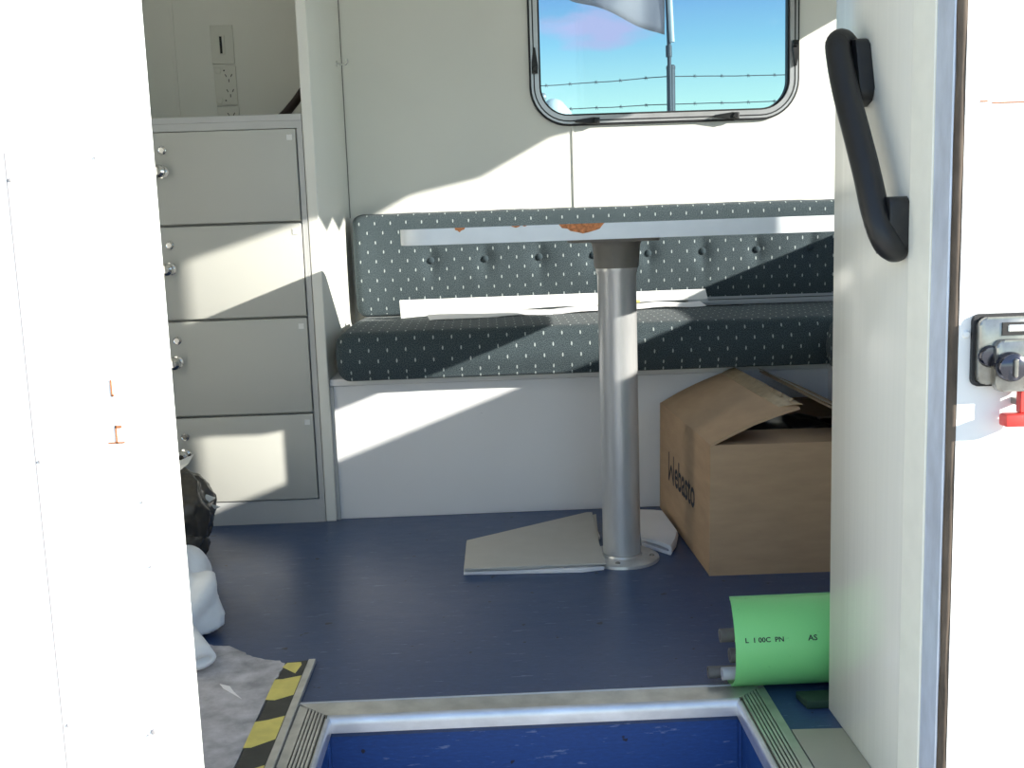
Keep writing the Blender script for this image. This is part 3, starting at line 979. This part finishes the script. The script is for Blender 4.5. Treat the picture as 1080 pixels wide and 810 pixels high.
def sheet(name, quad, th, m, parent, bend=0.0, n=8, jag=0.0):
    """rectangular board from 4 corners (hinge a, hinge b, tip b, tip a) with thickness and slight bend"""
    a, b, c, d = [Vector(p) for p in quad]
    nm = (b - a).cross(d - a).normalized()
    if nm.z < 0: nm = -nm
    bm = bmesh.new()
    top, bot = [], []
    for i in range(n + 1):
        f = i / n
        rt, rb = [], []
        for j in range(n + 1):
            g_ = j / n
            p = a.lerp(b, g_).lerp(d.lerp(c, g_), f) + nm * (bend * sin(pi * f) + 0.0012 * noise.noise((f * 4, g_ * 4, bend * 90)))
            if jag and i == n: p += (d - a).normalized() * jag * noise.noise((g_ * 17, 3, 1))
            rt.append(bm.verts.new(p)); rb.append(bm.verts.new(p - nm * th))
        top.append(rt); bot.append(rb)
    for i in range(n):
        for j in range(n):
            bm.faces.new((top[i][j], top[i][j + 1], top[i + 1][j + 1], top[i + 1][j]))
            bm.faces.new((bot[i][j], bot[i + 1][j], bot[i + 1][j + 1], bot[i][j + 1]))
    for j in range(n):
        bm.faces.new((top[0][j], bot[0][j], bot[0][j + 1], top[0][j + 1])); bm.faces.new((top[n][j], top[n][j + 1], bot[n][j + 1], bot[n][j]))
        bm.faces.new((top[j][0], top[j + 1][0], bot[j + 1][0], bot[j][0])); bm.faces.new((top[j][n], bot[j][n], bot[j + 1][n], top[j + 1][n]))
    return from_bm(name, bm, m, parent, smooth=True, sharp=40)


lf = sheet('left_flap', [(cx0 + 0.004, cy0 + 0.002, cz + 0.001), (cx0 - 0.010, cy1 - 0.006, cz + 0.001), (0.632, cy1 - 0.006, 0.368), (0.648, cy0 + 0.002, 0.361)], TH, M['cardboard'], bx, 0.006)
tp = sheet('tape', [(0.618, cy0 + 0.05, 0.3532), (0.605, cy1 - 0.01, 0.3600), (0.640, cy1 - 0.01, 0.3735), (0.656, cy0 + 0.006, 0.3665)], 0.0012, M['tape'], lf, 0.002, 10, 0.006)
for k in range(5):          # torn curls of tape along the edge
    y = cy0 + 0.04 + k * 0.07
    x = 0.645 - 0.024 * (y - cy0)
    prism('torn_tape', [(x - 0.004, y, 0.366), (x + 0.004, y + 0.006, 0.370 + 0.002 * (k % 3)), (x + 0.006, y + 0.02, 0.370), (x - 0.002, y + 0.03, 0.367)], (0.0, 0, 0.0012), M['tape'], lf)
rf = sheet('right_flap', [(cx1 - 0.004, cy0 + 0.003, cz + 0.001), (cx1 - 0.004, cy1 - 0.006, cz + 0.001), (0.708, cy1 - 0.006, 0.363), (0.724, cy0 + 0.03, 0.356)], TH, M['card_shaded'], bx, 0.004)
sheet('tape', [(0.745, cy0 + 0.04, 0.3487), (0.730, cy1 - 0.01, 0.3570), (0.703, cy1 - 0.01, 0.3690), (0.718, cy0 + 0.032, 0.3620)], 0.0012, M['tape'], rf, 0.001, 10, 0.008)
sheet('front_flap', [(cx0 + 0.02, cy0 + 0.005, cz), (cx1 - 0.01, cy0 + 0.001, cz - 0.002), (cx1 - 0.012, 2.335, cz - 0.006), (cx0 + 0.03, 2.335, cz - 0.004)], TH, M['cardboard'], bx, 0.002)
sheet('back_flap', [(cx0 + 0.02, cy1 - 0.006, cz), (cx1 - 0.01, cy1 - 0.006, cz - 0.002), (cx1 - 0.012, 2.545, cz - 0.02), (cx0 + 0.03, 2.545, cz - 0.02)], TH, M['cardboard'], bx, 0.002)
blob('dark_fill', [((0.60, 2.45, 0.16), (0.12, 0.2, 0.11)), ((0.74, 2.44, 0.17), (0.10, 0.2, 0.11)), ((0.67, 2.44, 0.19), (0.1, 0.1, 0.10))], 0.012, M['black_fill'], bx, ((14, 0.012, 'ridge'), (40, 0.004, 'n')))  # black mass added so the inside of the carton reads dark

# printed word on the left side: runs from far to near, so its axes are -Y and +Z
LX = 0.4505
lm = Matrix(((0, 0, -1, LX - 0.0), (-1, 0, 0, 0), (0, 1, 0, 0), (0, 0, 0, 1)))


def on_left(u, v):          # u from the far end of the word, v up
    y = 2.605 - u * 0.745
    x = cx0 - 0.014 * (y - cy0) / (cy1 - cy0) + 0.004 * (v / cz) - 0.0007
    return (x, y, v)


bm = bmesh.new()


def stroke(p, q, w):
    p, q = Vector(p), Vector(q)
    t = (q - p).normalized(); s = Vector((-t.y, t.x)) * w / 2
    vs = [bm.verts.new(on_left(*c)) for c in (p - s, q - s, q + s, p + s)]
    bm.faces.new(vs)


stroke((0.006, 0.180), (0.006, 0.106), 0.012)
stroke((0.084, 0.180), (0.084, 0.106), 0.012)
stroke((0.006, 0.108), (0.045, 0.150), 0.011)
stroke((0.045, 0.150), (0.084, 0.108), 0.011)
from_bm('lettering', bm, M['ink'], bx)
me = text_mesh('lettering', 'ebasto', 0.100, M['ink'], bx, Matrix.Identity(4), 0.0, 1.0, 0.0016).data
xs = [v.co.x for v in me.vertices]; x0, x1 = min(xs), max(xs)
for v in me.vertices:
    u = 0.104 + (v.co.x - x0) / (x1 - x0) * 0.296
    x, y, z = on_left(u, 0.110 + v.co.y * 0.97)
    v.co = (x, y, z)
adopt(bx)

# ------------------------------------------------------------------ folded card and cloth on the floor
fc = thing('folded_card', 'stack of flat grey card sheets on the blue floor left of the post', 'cardboard', (0.09, 2.4, 0))
lay = [([(-0.074, 2.236), (0.186, 2.220), (0.236, 2.232), (0.224, 2.246), (0.198, 2.30), (0.198, 2.40), (0.24, 2.43), (0.24, 2.63), (-0.07, 2.42)], 0.0005, 0.004, 'paper'),
       ([(-0.073, 2.233), (0.196, 2.224), (0.237, 2.231), (0.224, 2.246), (0.1985, 2.30), (0.1985, 2.41), (0.252, 2.45), (0.252, 2.61), (-0.07, 2.43)], 0.0048, 0.004, 'paper'),
       ([(-0.0735, 2.230), (0.05, 2.2275), (0.2395, 2.236), (0.2405, 2.37), (0.262, 2.640), (-0.071, 2.437)], 0.0112, 0.0032, 'greycard'),
       ([(-0.072, 2.226), (0.08, 2.229), (0.240, 2.226), (0.2405, 2.37), (0.252, 2.646), (0.237, 2.6475), (-0.070, 2.441)], 0.0145, 0.0035, 'greycard')]
for pts, z, h, mm in lay:
    prism('card_sheet', [(x, y, z) for x, y in pts], (0, 0, h), M[mm], fc, 0.0008)
adopt(fc)

# a folded white cloth: three plies with a round fold towards the camera
fl = thing('folded_cloth', 'folded white cloth on the floor between the post and the carton', 'cloth', (0.39, 2.46, 0))
bm = bmesh.new()
PL = [(0.0, 0.0005), (1.0, 0.0005), (1.03, 0.004), (1.045, 0.011), (1.03, 0.019), (1.0, 0.0235), (0.6, 0.025), (0.0, 0.0235), (0.0, 0.015), (0.5, 0.0155), (0.93, 0.0145), (0.955, 0.011), (0.93, 0.0085), (0.5, 0.008), (0.0, 0.008)]
rws = []
for (lx, ly), (rx, ry) in (((0.343, 2.394), (0.398, 2.316)), ((0.350, 2.45), (0.418, 2.37)), ((0.357, 2.51), (0.434, 2.436)), ((0.363, 2.56), (0.432, 2.53)), ((0.375, 2.635), (0.429, 2.615))):
    rws.append([bm.verts.new((lx + (rx - lx) * u, ly + (ry - ly) * u, h + (0.002 * noise.noise((u * 3, ly * 20, 1)) if h > 0.012 else 0))) for u, h in PL])
for a, b in zip(rws, rws[1:]):
    for k in range(len(PL)):
        k2 = (k + 1) % len(PL)
        bm.faces.new((a[k], a[k2], b[k2], b[k]))
bm.faces.new(rws[0]); bm.faces.new(rws[-1][::-1])
from_bm('upper_fold', bm, M['paper'], fl, smooth=True, sharp=45)
adopt(fl)

# ------------------------------------------------------------------ green pipe length and what lies in it
gp = thing('green_pipe', 'length of green half-round pipe with black print on the floor at the right', 'pipe', (0.6, 1.635, 0))
PYC, PR, PX0, PX1 = 1.636, 0.071, 0.384, 0.93
bm = bmesh.new()
a0, a1, nA = radians(62), radians(284), 30
rg = []
for r, x in ((PR, PX0), (PR, PX1), (PR - 0.004, PX1), (PR - 0.004, PX0)):
    rg.append([bm.verts.new((x - ((0.013 if k < nA * 0.55 else 0.013 - 0.004 * (k / nA - 0.55) / 0.45) * sin(pi / 2 * min(1.0, k / (nA * 0.45))) if x < 0.5 else 0), PYC + r * cos(a0 + (a1 - a0) * k / nA), PR + 0.0005 + r * sin(a0 + (a1 - a0) * k / nA))) for k in range(nA + 1)])
for k in range(nA):
    for q in range(4):
        bm.faces.new((rg[q][k], rg[q][k + 1], rg[(q + 1) % 4][k + 1], rg[(q + 1) % 4][k]))
for k in (0, nA):
    bm.faces.new([rg[q][k] for q in range(4)])
from_bm('shell', bm, M['green'], gp, smooth=True, sharp=40)
ca, sa = cos(a0), sin(a0)
prism('cut_edge', [(PX0, PYC + (PR + 0.0004) * ca, PR + (PR + 0.0004) * sa), (PX1, PYC + (PR + 0.0004) * ca, PR + (PR + 0.0004) * sa), (PX1, PYC + (PR - 0.0044) * ca, PR + (PR - 0.0044) * sa), (PX0, PYC + (PR - 0.0044) * ca, PR + (PR - 0.0044) * sa)], (0, 0.0008, 0.002), M['greenedge'], gp)


def pipe_text(body, x, ang, size):
    me = text_mesh('print', body, size, M['ink'], gp, Matrix.Identity(4), 0.0, 1.1, 0.0002).data
    for v in me.vertices:
        a = radians(ang) - v.co.y / PR
        v.co = (x + v.co.x, PYC + (PR + 0.0006) * cos(a), PR + 0.0005 + (PR + 0.0006) * sin(a))


pipe_text('L  1 00C  PN', 0.386, 160, 0.0105)
pipe_text('AS', 0.486, 160, 0.012)
adopt(gp)


def hollow(name, label, x0, x1, y, z, r, m, extra=None):
    bm = bmesh.new()
    lathe_bm(bm, [(r * 0.72, 0.012), (r * 0.72, 0.0), (r, 0.0), (r, x1 - x0), (0.0, x1 - x0)], (x0, y, z), 'X', 18)
    o = from_bm(name, bm, m, None, smooth=True, sharp=40)
    return tag(o, label, 'tube', 'tubes inside the green pipe')


hollow('grey_tube', 'dark grey tube end sticking out furthest back under the green pipe', 0.364, 0.84, 1.652, 0.076, 0.0115, M['greytube'])
hollow('grey_tube', 'dull grey tube end in the middle beside the green pipe mouth', 0.375, 0.84, 1.630, 0.050, 0.012, M['greytube'])
hollow('grey_tube', 'pale grey hollow tube end nearest the step under the green pipe', 0.357, 0.84, 1.606, 0.030, 0.0105, M['whitetube'])
hollow('grey_tube', 'dark thin tube poking out behind the pale hollow tube', 0.340, 0.84, 1.632, 0.0215, 0.010, M['greytube'])
bm = bmesh.new()  # flat dark green slab in front of the pipe
prism_bm(bm, [(0.472, 1.527, 0.0005), (0.70, 1.527, 0.0005), (0.70, 1.566, 0.0005), (0.466, 1.566, 0.0005)], (0, 0, 0.014), 0.003)
tag(from_bm('dark_green_block', bm, M['darkgreen'], None, True, 40), 'flat dark green block on the floor in front of the green pipe', 'block')
tag(prism('threshold_plate', [(0.4285, 1.20, 0.0003), (0.5045, 1.20, 0.0003), (0.5045, 1.459, 0.0003), (0.4285, 1.462, 0.0003)], (0, 0, 0.003), M['plate'], None, 0.0005), 'plain grey green plate on the floor beside the right nosing', 'plate')

# ------------------------------------------------------------------ carpet mat with hazard tape
mt = thing('floor_mat', 'ragged grey carpet mat on the floor inside the left of the doorway', 'mat', (-0.55, 1.5, 0))
edge = [(-0.385, 1.20), (-0.385, 1.70), (-0.378, 1.775), (-0.392, 1.790), (-0.42, 1.797), (-0.445, 1.812), (-0.47, 1.838), (-0.50, 1.868), (-0.53, 1.872), (-0.56, 1.893), (-0.60, 1.90), (-0.80, 1.88), (-0.80, 1.20)]
fine = []
for i, p in enumerate(edge):
    q = edge[(i + 1) % len(edge)]
    n = max(1, int(hypot(q[0] - p[0], q[1] - p[1]) / 0.008)) if p[1] > 1.69 and q[1] > 1.69 else 1
    for k in range(n):
        f = k / n
        j = 0.004 if (n > 1) else 0
        fine.append((p[0] + (q[0] - p[0]) * f + j * noise.noise((i, f * 5, 1)), p[1] + (q[1] - p[1]) * f + j * noise.noise((i, f * 5, 9))))
bm = bmesh.new()
prism_bm(bm, [(x, y, 0.0005) for x, y in fine], (0, 0, 0.007))
from_bm('pile', bm, M['carpet'], mt)
adopt(mt)
ht = thing('hazard_strip', 'black and yellow hazard tape strip along the mat edge by the step', 'tape', (-0.356, 1.5, 0))
prism('black_band', [(-0.3845, 1.195, 0.0075), (-0.341, 1.195, 0.0075), (-0.341, 1.784, 0.0075), (-0.3795, 1.776, 0.0075)], (0, 0, 0.0008), M['blacktape'], ht)
SLOPE = 0.0035
for pts in ([(-0.381, 1.757), (-0.376, 1.775), (-0.352, 1.776), (-0.349, 1.765), (-0.354, 1.729)],
            [(-0.3845, 1.707), (-0.371, 1.707), (-0.3415, 1.719), (-0.3415, 1.644), (-0.369, 1.626), (-0.3845, 1.629)],
            [(-0.3845, 1.551), (-0.366, 1.556), (-0.3415, 1.568), (-0.3415, 1.492), (-0.373, 1.468), (-0.3845, 1.468)],
            [(-0.3845, 1.395), (-0.366, 1.400), (-0.3415, 1.414), (-0.3415, 1.338), (-0.373, 1.316), (-0.3845, 1.314)],
            [(-0.3845, 1.241), (-0.366, 1.246), (-0.3415, 1.260), (-0.3415, 1.20), (-0.3845, 1.20)]):
    prism('yellow_stripe', [(x, y, 0.0083) for x, y in pts], (0, 0, 0.0004), M['yellow'], ht)
box('edge_bar', -0.3405, -0.3275, 1.195, 1.787, 0.0004, 0.0095, M['alu'], ht, 0.0012, 1)
adopt(ht)
tag(prism('paper_scrap', [(-0.476, 1.699, 0.0078), (-0.465, 1.680, 0.0079), (-0.451, 1.665, 0.0078), (-0.425, 1.637, 0.0078), (-0.444, 1.665, 0.0078), (-0.456, 1.687, 0.0081)], (0, 0, 0.0008), M['paper']), 'torn white paper scrap lying on the grey mat', 'paper')

# ------------------------------------------------------------------ towel and bag at the left
tw = thing('white_towel', 'bunched white towel heaped on the mat edge behind the left doorway', 'towel', (-0.6, 1.95, 0))
blob('heap', [((-0.700, 2.03, 0.085), (0.115, 0.10, 0.100)), ((-0.630, 1.945, 0.058), (0.095, 0.075, 0.060)), ((-0.655, 1.965, 0.085), (0.07, 0.05, 0.05)), ((-0.76, 1.95, 0.08), (0.11, 0.12, 0.09))], 0.006, M['cloth'], tw, ((7, 0.012, 'n'), (11, 0.020, 'ridge'), (85, 0.007, 'fold')), True, 0.008)
bm = bmesh.new()
pth = [(-0.66, 1.90, 0.115), (-0.62, 1.862, 0.088), (-0.575, 1.815, 0.058), (-0.535, 1.770, 0.038), (-0.516, 1.745, 0.031)]
n = 18
def lp(p, t, ra, rb, hollow_=1.0):
    t = Vector(t).normalized(); s = t.cross(Vector((0, 0, 1))).normalized(); u = s.cross(t).normalized()
    return [bm.verts.new(Vector(p) + s * ra * cos(2 * pi * k / n) + u * rb * sin(2 * pi * k / n) * (1 if sin(2 * pi * k / n) > 0 else 0.85)) for k in range(n)]
T = [Vector(pth[min(i + 1, 4)]) - Vector(pth[max(i - 1, 0)]) for i in range(5)]
lo = [lp(p, t, 0.034 - 0.002 * i, 0.026 - 0.0015 * i) for i, (p, t) in enumerate(zip(pth, T))]
li = [lp(p, t, 0.017, 0.007) for p, t in zip(pth[::-1][:4], T[::-1][:4])]
seq = lo + li
for a, b in zip(seq, seq[1:]):
    for k in range(n): bm.faces.new((a[k], a[(k + 1) % n], b[(k + 1) % n], b[k]))
bm.faces.new(seq[0][::-1]); bm.faces.new(seq[-1])
from_bm('rolled_end', bm, M['cloth'], tw, True)
adopt(tw)

bg = thing('rubbish_bag', 'crumpled brown-black plastic bag on the floor in front of the lockers', 'bag', (-0.78, 2.42, 0))
bo = blob('bag_body', [((-0.775, 2.42, 0.118), (0.098, 0.10, 0.092)), ((-0.85, 2.42, 0.09), (0.12, 0.11, 0.10)), ((-0.77, 2.40, 0.06), (0.075, 0.09, 0.07))], 0.006, M['brownbag'], bg, ((10, 0.014, 'ridge'), (23, 0.011, 'ridge'), (50, 0.004, 'ridge')), True, 0.003)
bm = bmesh.new()
for pts in ([(-0.80, 2.42, 0.215), (-0.745, 2.44, 0.215), (-0.700, 2.43, 0.255), (-0.712, 2.43, 0.235), (-0.755, 2.41, 0.200)],
            [(-0.690, 2.42, 0.165), (-0.655, 2.42, 0.150), (-0.672, 2.41, 0.140), (-0.645, 2.42, 0.128), (-0.685, 2.42, 0.115)],
            [(-0.76, 2.45, 0.20), (-0.73, 2.45, 0.235), (-0.79, 2.45, 0.245), (-0.82, 2.45, 0.21)]):
    prism_bm(bm, pts, (0.001, 0.003, 0.001))
from_bm('film', bm, M['film'], bg)
adopt(bg)

# ------------------------------------------------------------------ grab handle on the divider
gh = thing('grab_handle', 'black slanted grab handle on the white divider right of the doorway', 'handle', (0.505, 1.33, 0.7))
PXs = 0.468
path = [(0.490, 1.425, 0.972), (0.478, 1.420, 0.982), (0.4695, 1.412, 0.977), (PXs, 1.402, 0.962), (PXs - 0.001, 1.386, 0.936), (PXs - 0.001, 1.361, 0.898), (PXs, 1.331, 0.855), (PXs + 0.001, 1.299, 0.808), (PXs + 0.002, 1.276, 0.768), (PXs + 0.005, 1.262, 0.740), (PXs + 0.012, 1.258, 0.722), (PXs + 0.022, 1.262, 0.714), (0.4965, 1.266, 0.714)]


def catmull(pts, n):
    P = [Vector(p) for p in pts]; P = [2 * P[0] - P[1]] + P + [2 * P[-1] - P[-2]]
    out = []
    for i in range(1, len(P) - 2):
        for k in range(n):
            t = k / n
            out.append(0.5 * ((2 * P[i]) + (P[i + 1] - P[i - 1]) * t + (2 * P[i - 1] - 5 * P[i] + 4 * P[i + 1] - P[i + 2]) * t * t + (3 * P[i] - P[i - 1] - 3 * P[i + 1] + P[i + 2]) * t ** 3))
    out.append(P[-2]); return out


sp = catmull(path, 4)
rad = [0.0155 + 0.0013 * sin(pi * i / (len(sp) - 1)) for i in range(len(sp))]
tube('grip', sp, rad, M['blackplastic'], gh, 16)


def mount(name, cy, cz, hy, hz, tilt, xf):
    c, s = cos(tilt), sin(tilt)
    pts = [(cy + u * c - v * s, cz + u * s + v * c) for u, v in rrect(-hy, hy, -hz, hz, 0.012, 5)]
    bm = bmesh.new()
    prism_bm(bm, [(xf, a, b) for a, b in pts], (0.5048 - xf, 0, 0), 0.003)
    o = from_bm(name, bm, M['blackplastic'], gh, True, 40)
    return o


m1 = mount('upper_mount', 1.402, 0.938, 0.022, 0.042, -0.30, 0.486)
m2 = mount('lower_mount', 1.276, 0.742, 0.027, 0.034, 0.0, 0.480)
lathe('screw_hole', [(0.0, -0.0008), (0.0055, -0.0008), (0.0072, 0.0002), (0.0072, 0.001)], (0.4798, 1.290, 0.752), M['dark'], m2, 'X', 14)
lathe('screw_hole', [(0.0, -0.0008), (0.0055, -0.0008), (0.0072, 0.0002), (0.0072, 0.001)], (0.4858, 1.392, 0.918), M['dark'], m1, 'X', 14)
adopt(gh)

# ------------------------------------------------------------------ latch on the outer skin right of the doorway
la = thing('door_latch', 'metal door latch with a round knob and red lever at the right edge', 'latch', (0.56, 1.12, 0.6))
LY = 1.130
ring('gasket', rrect(0.5255, 0.605, 0.566, 0.645, 0.008, 5), rrect(0.5285, 0.602, 0.569, 0.642, 0.007, 5), XZ, LY - 0.006, LY, M['rubber'], la)
bm = bmesh.new(); prism_bm(bm, [(u, LY - 0.014, v) for u, v in rrect(0.5285, 0.602, 0.569, 0.642, 0.009, 5)], (0, 0.014, 0), 0.003)
from_bm('plate', bm, M['latchmetal'], la, True, 40)
bm = bmesh.new(); prism_bm(bm, [(u, LY - 0.024, v) for u, v in rrect(0.543, 0.600, 0.562, 0.618, 0.009, 5)], (0, 0.012, 0), 0.003)
from_bm('housing', bm, M['latchmetal'], la, True, 40)
box('slot', 0.553, 0.578, LY - 0.0155, LY - 0.013, 0.622, 0.636, M['dark'], la)
box('bolt', 0.559, 0.578, LY - 0.0165, LY - 0.0140, 0.6255, 0.6335, M['alu'], la, 0.001, 1)
kb = lathe('knob', [(0.0, -0.040), (0.010, -0.0395), (0.0145, -0.037), (0.016, -0.033), (0.016, -0.028), (0.0135, -0.0245), (0.0135, -0.020)], (0.556, LY, 0.590), M['gunmetal'], la, 'Y', 28)
box('key_grip', 0.5540, 0.5580, LY - 0.0440, LY - 0.0385, 0.580, 0.600, M['latchmetal'], kb, 0.0012, 1)
lathe('pivot', [(0.0, -0.021), (0.010, -0.020), (0.012, -0.017), (0.012, -0.012)], (0.540, LY, 0.600), M['gunmetal'], la, 'Y', 20)
bm = bmesh.new()
box_bm(bm, 0.553, 0.590, LY - 0.030, LY - 0.012, 0.5235, 0.5375, 0.003, 2)
box_bm(bm, 0.572, 0.584, LY - 0.022, LY - 0.012, 0.5375, 0.563, 0.001, 1)
from_bm('lever', bm, M['red'], la, True, 40)
box('lever_pin', 0.5725, 0.5795, LY - 0.013, LY, 0.545, 0.552, M['latchmetal'], la)
adopt(la)
rv = lathe('rivet', [(0.0, -0.0035), (0.003, -0.003), (0.0045, -0.0008), (0.0048, 0.0)], (0.5205, 1.130, 0.623), M['whiteplastic'], None, 'Y', 14)
tag(rv, 'white domed rivet left of the metal door latch', 'rivet')
# thin dents in the skin
for k, (x0, x1, z) in enumerate(((0.528, 0.536, 0.870), (0.541, 0.62, 0.868), (0.540, 0.60, 0.239))):
    structure(box('trim_%d' % (13 + k), x0, x1, 1.1292, 1.1305, z - 0.0006, z + 0.0006, M['rust'] if k < 2 else M['frame']))

# ------------------------------------------------------------------ marks on the left outer skin (children of the wall)
for i, (x, z, r) in enumerate(((-0.4965, 0.822, 0.0026), (-0.4955, 0.519, 0.0024), (-0.494, 0.212, 0.0026), (-0.406, 0.842, 0.0015), (-0.388, 0.469, 0.0017), (-0.385, 0.395, 0.0015), (-0.398, 0.200, 0.0042), (-0.404, 0.196, 0.0016))):
    r *= 0.8
    lathe('screw', [(0.0, -0.0022), (r * 0.6, -0.002), (r, -0.0008), (r, 0.0002)], (x, YF, z), M['joint'], wf, 'Y', 12)
for x0, x1, z0, z1 in ((-0.4115, -0.4100, 0.588, 0.606), (-0.4110, -0.4085, 0.588, 0.590), (-0.4105, -0.4090, 0.536, 0.556), (-0.4105, -0.4035, 0.553, 0.5556), (-0.419, -0.4095, 0.536, 0.5375), (-0.4095, -0.4015, 0.536, 0.5375)):
    box('rust_mark', x0, x1, YF - 0.0012, YF + 0.0002, z0, z1, M['rust'], wf)
box('skin_joint', -0.5004, -0.4990, YF - 0.0004, YF + 0.0004, -0.3, 0.85, M['joint'], wf)

# ------------------------------------------------------------------ outside, beyond the window
fp = thing('fence_post', 'grey galvanised steel fence post seen through the window', 'post', (1.597, 9.0, -0.62))
lathe('shaft', [(0.0, -0.62), (0.036, -0.62), (0.036, 2.03), (0.0, 2.03)], (1.597, 9.0, 0), M['steel'], fp, 'Z', 16)
lathe('cap', [(0.0, 2.045), (0.030, 2.043), (0.039, 2.030), (0.039, 2.015), (0.036, 2.012)], (1.597, 9.0, 0), M['steel'], fp, 'Z', 16)
adopt(fp)
pl = thing('flag_pole', 'thin flag pole lashed to the fence post outside the window', 'pole', (1.58, 8.94, 1.6))
tube('pole', [(1.577, 8.945, 1.55), (1.575, 8.945, 2.18), (1.562, 8.945, 2.60), (1.553, 8.945, 3.0), (1.54, 8.945, 3.9)], [0.017, 0.017, 0.016, 0.015, 0.012], M['steel'], pl, 10)
tube('sleeve', [(1.597, 8.925, 2.215), (1.580, 8.925, 2.60), (1.572, 8.925, 3.0), (1.560, 8.925, 3.6)], 0.021, M['polewhite'], pl, 10)
tube('clamp', [(1.572, 8.94, 2.10), (1.571, 8.94, 2.19)], 0.026, M['steel'], pl, 10)
adopt(pl)
bm = bmesh.new()
G = []
for i in range(33):
    f = i / 32
    row = []
    for j in range(17):
        g_ = j / 16
        xb = 1.538 - 1.25 * f
        zb = 2.277 + 0.35 * 1.25 * f + 0.14 * f * f
        zt = zb + 0.95
        yy = 8.94 + 0.10 * sin(f * 13 + g_ * 2.2) * min(1, f * 3) + 0.05 * sin(f * 23 - g_ * 4) * f
        row.append(bm.verts.new((xb + 0.02 * g_, yy, zb + (zt - zb) * g_)))
    G.append(row)
for i in range(32):
    for j in range(16):
        bm.faces.new((G[i][j], G[i + 1][j], G[i + 1][j + 1], G[i][j + 1]))
ret = bmesh.ops.solidify(bm, geom=bm.faces[:], thickness=0.004)
fo = from_bm('flag', bm, M['flag'], None, True)
tag(fo, 'plain grey-white flag blowing left from the pole outside the window', 'flag')


def wire(label, pts, sag):
    t = thing('barbed_wire', label, 'wire', pts[0], 'barbed wire strands')
    pth = []
    for (a, b) in zip(pts, pts[1:]):
        a, b = Vector(a), Vector(b)
        for k in range(14):
            f = k / 14
            p = a.lerp(b, f); p.z -= sag * 4 * f * (1 - f) + 0.004 * noise.noise((p.x * 4, 1, p.z)); pth.append(p)
    pth.append(Vector(pts[-1]))
    tube('strand', pth, 0.0042, M['wire'], t, 5)
    x = pth[0].x + 0.1
    i = 0
    while x < pth[-1].x - 0.05:
        while pth[i + 1].x < x: i += 1
        p = pth[i].lerp(pth[i + 1], (x - pth[i].x) / (pth[i + 1].x - pth[i].x))
        bm = bmesh.new()
        tube_bm(bm, [p + Vector((-0.012, 0, 0)), p + Vector((0.012, 0, 0))], 0.0060, 5)
        tube_bm(bm, [p + Vector((-0.010, -0.01, -0.016)), p + Vector((0.007, 0.006, 0.016))], [0.0018, 0.0018], 4)
        tube_bm(bm, [p + Vector((0.010, -0.01, -0.015)), p + Vector((-0.007, 0.006, 0.016))], [0.0018, 0.0018], 4)
        from_bm('barb', bm, M['wire'], t, True)
        x += 0.21 + 0.03 * noise.noise((x * 3, 0.3, 0))
    adopt(t)


wire('upper barbed wire strand stretched past the fence post outside the window', [(-0.6, 9.046, 1.91), (1.575, 9.046, 1.96), (4.2, 9.046, 1.967)], 0.022)
wire('lower barbed wire strand just above the window sill outside', [(-0.6, 9.046, 1.716), (1.575, 9.046, 1.733), (4.2, 9.046, 1.740)], 0.008)
wo = thing('roof_dome', 'white rounded dome with a grey knob outside the window lower left corner', 'dome', (0.36, 6.0, -0.62))
blob('dome', [((0.41, 6.0, 1.375), (0.075, 0.10, 0.08)), ((0.45, 6.0, 1.345), (0.065, 0.08, 0.07))], 0.015, M['whiteplastic'], wo)
blob('knob', [((0.347, 5.93, 1.455), (0.022, 0.022, 0.024)), ((0.345, 5.95, 1.42), (0.012, 0.012, 0.04))], 0.006, M['winalu'], wo)
blob('dark_patch', [((0.425, 5.90, 1.345), (0.040, 0.02, 0.022))], 0.008, M['collar'], wo)
tube('mast', [(0.40, 6.0, -0.62), (0.40, 6.0, 1.32)], 0.03, M['steel'], wo, 10)
adopt(wo)
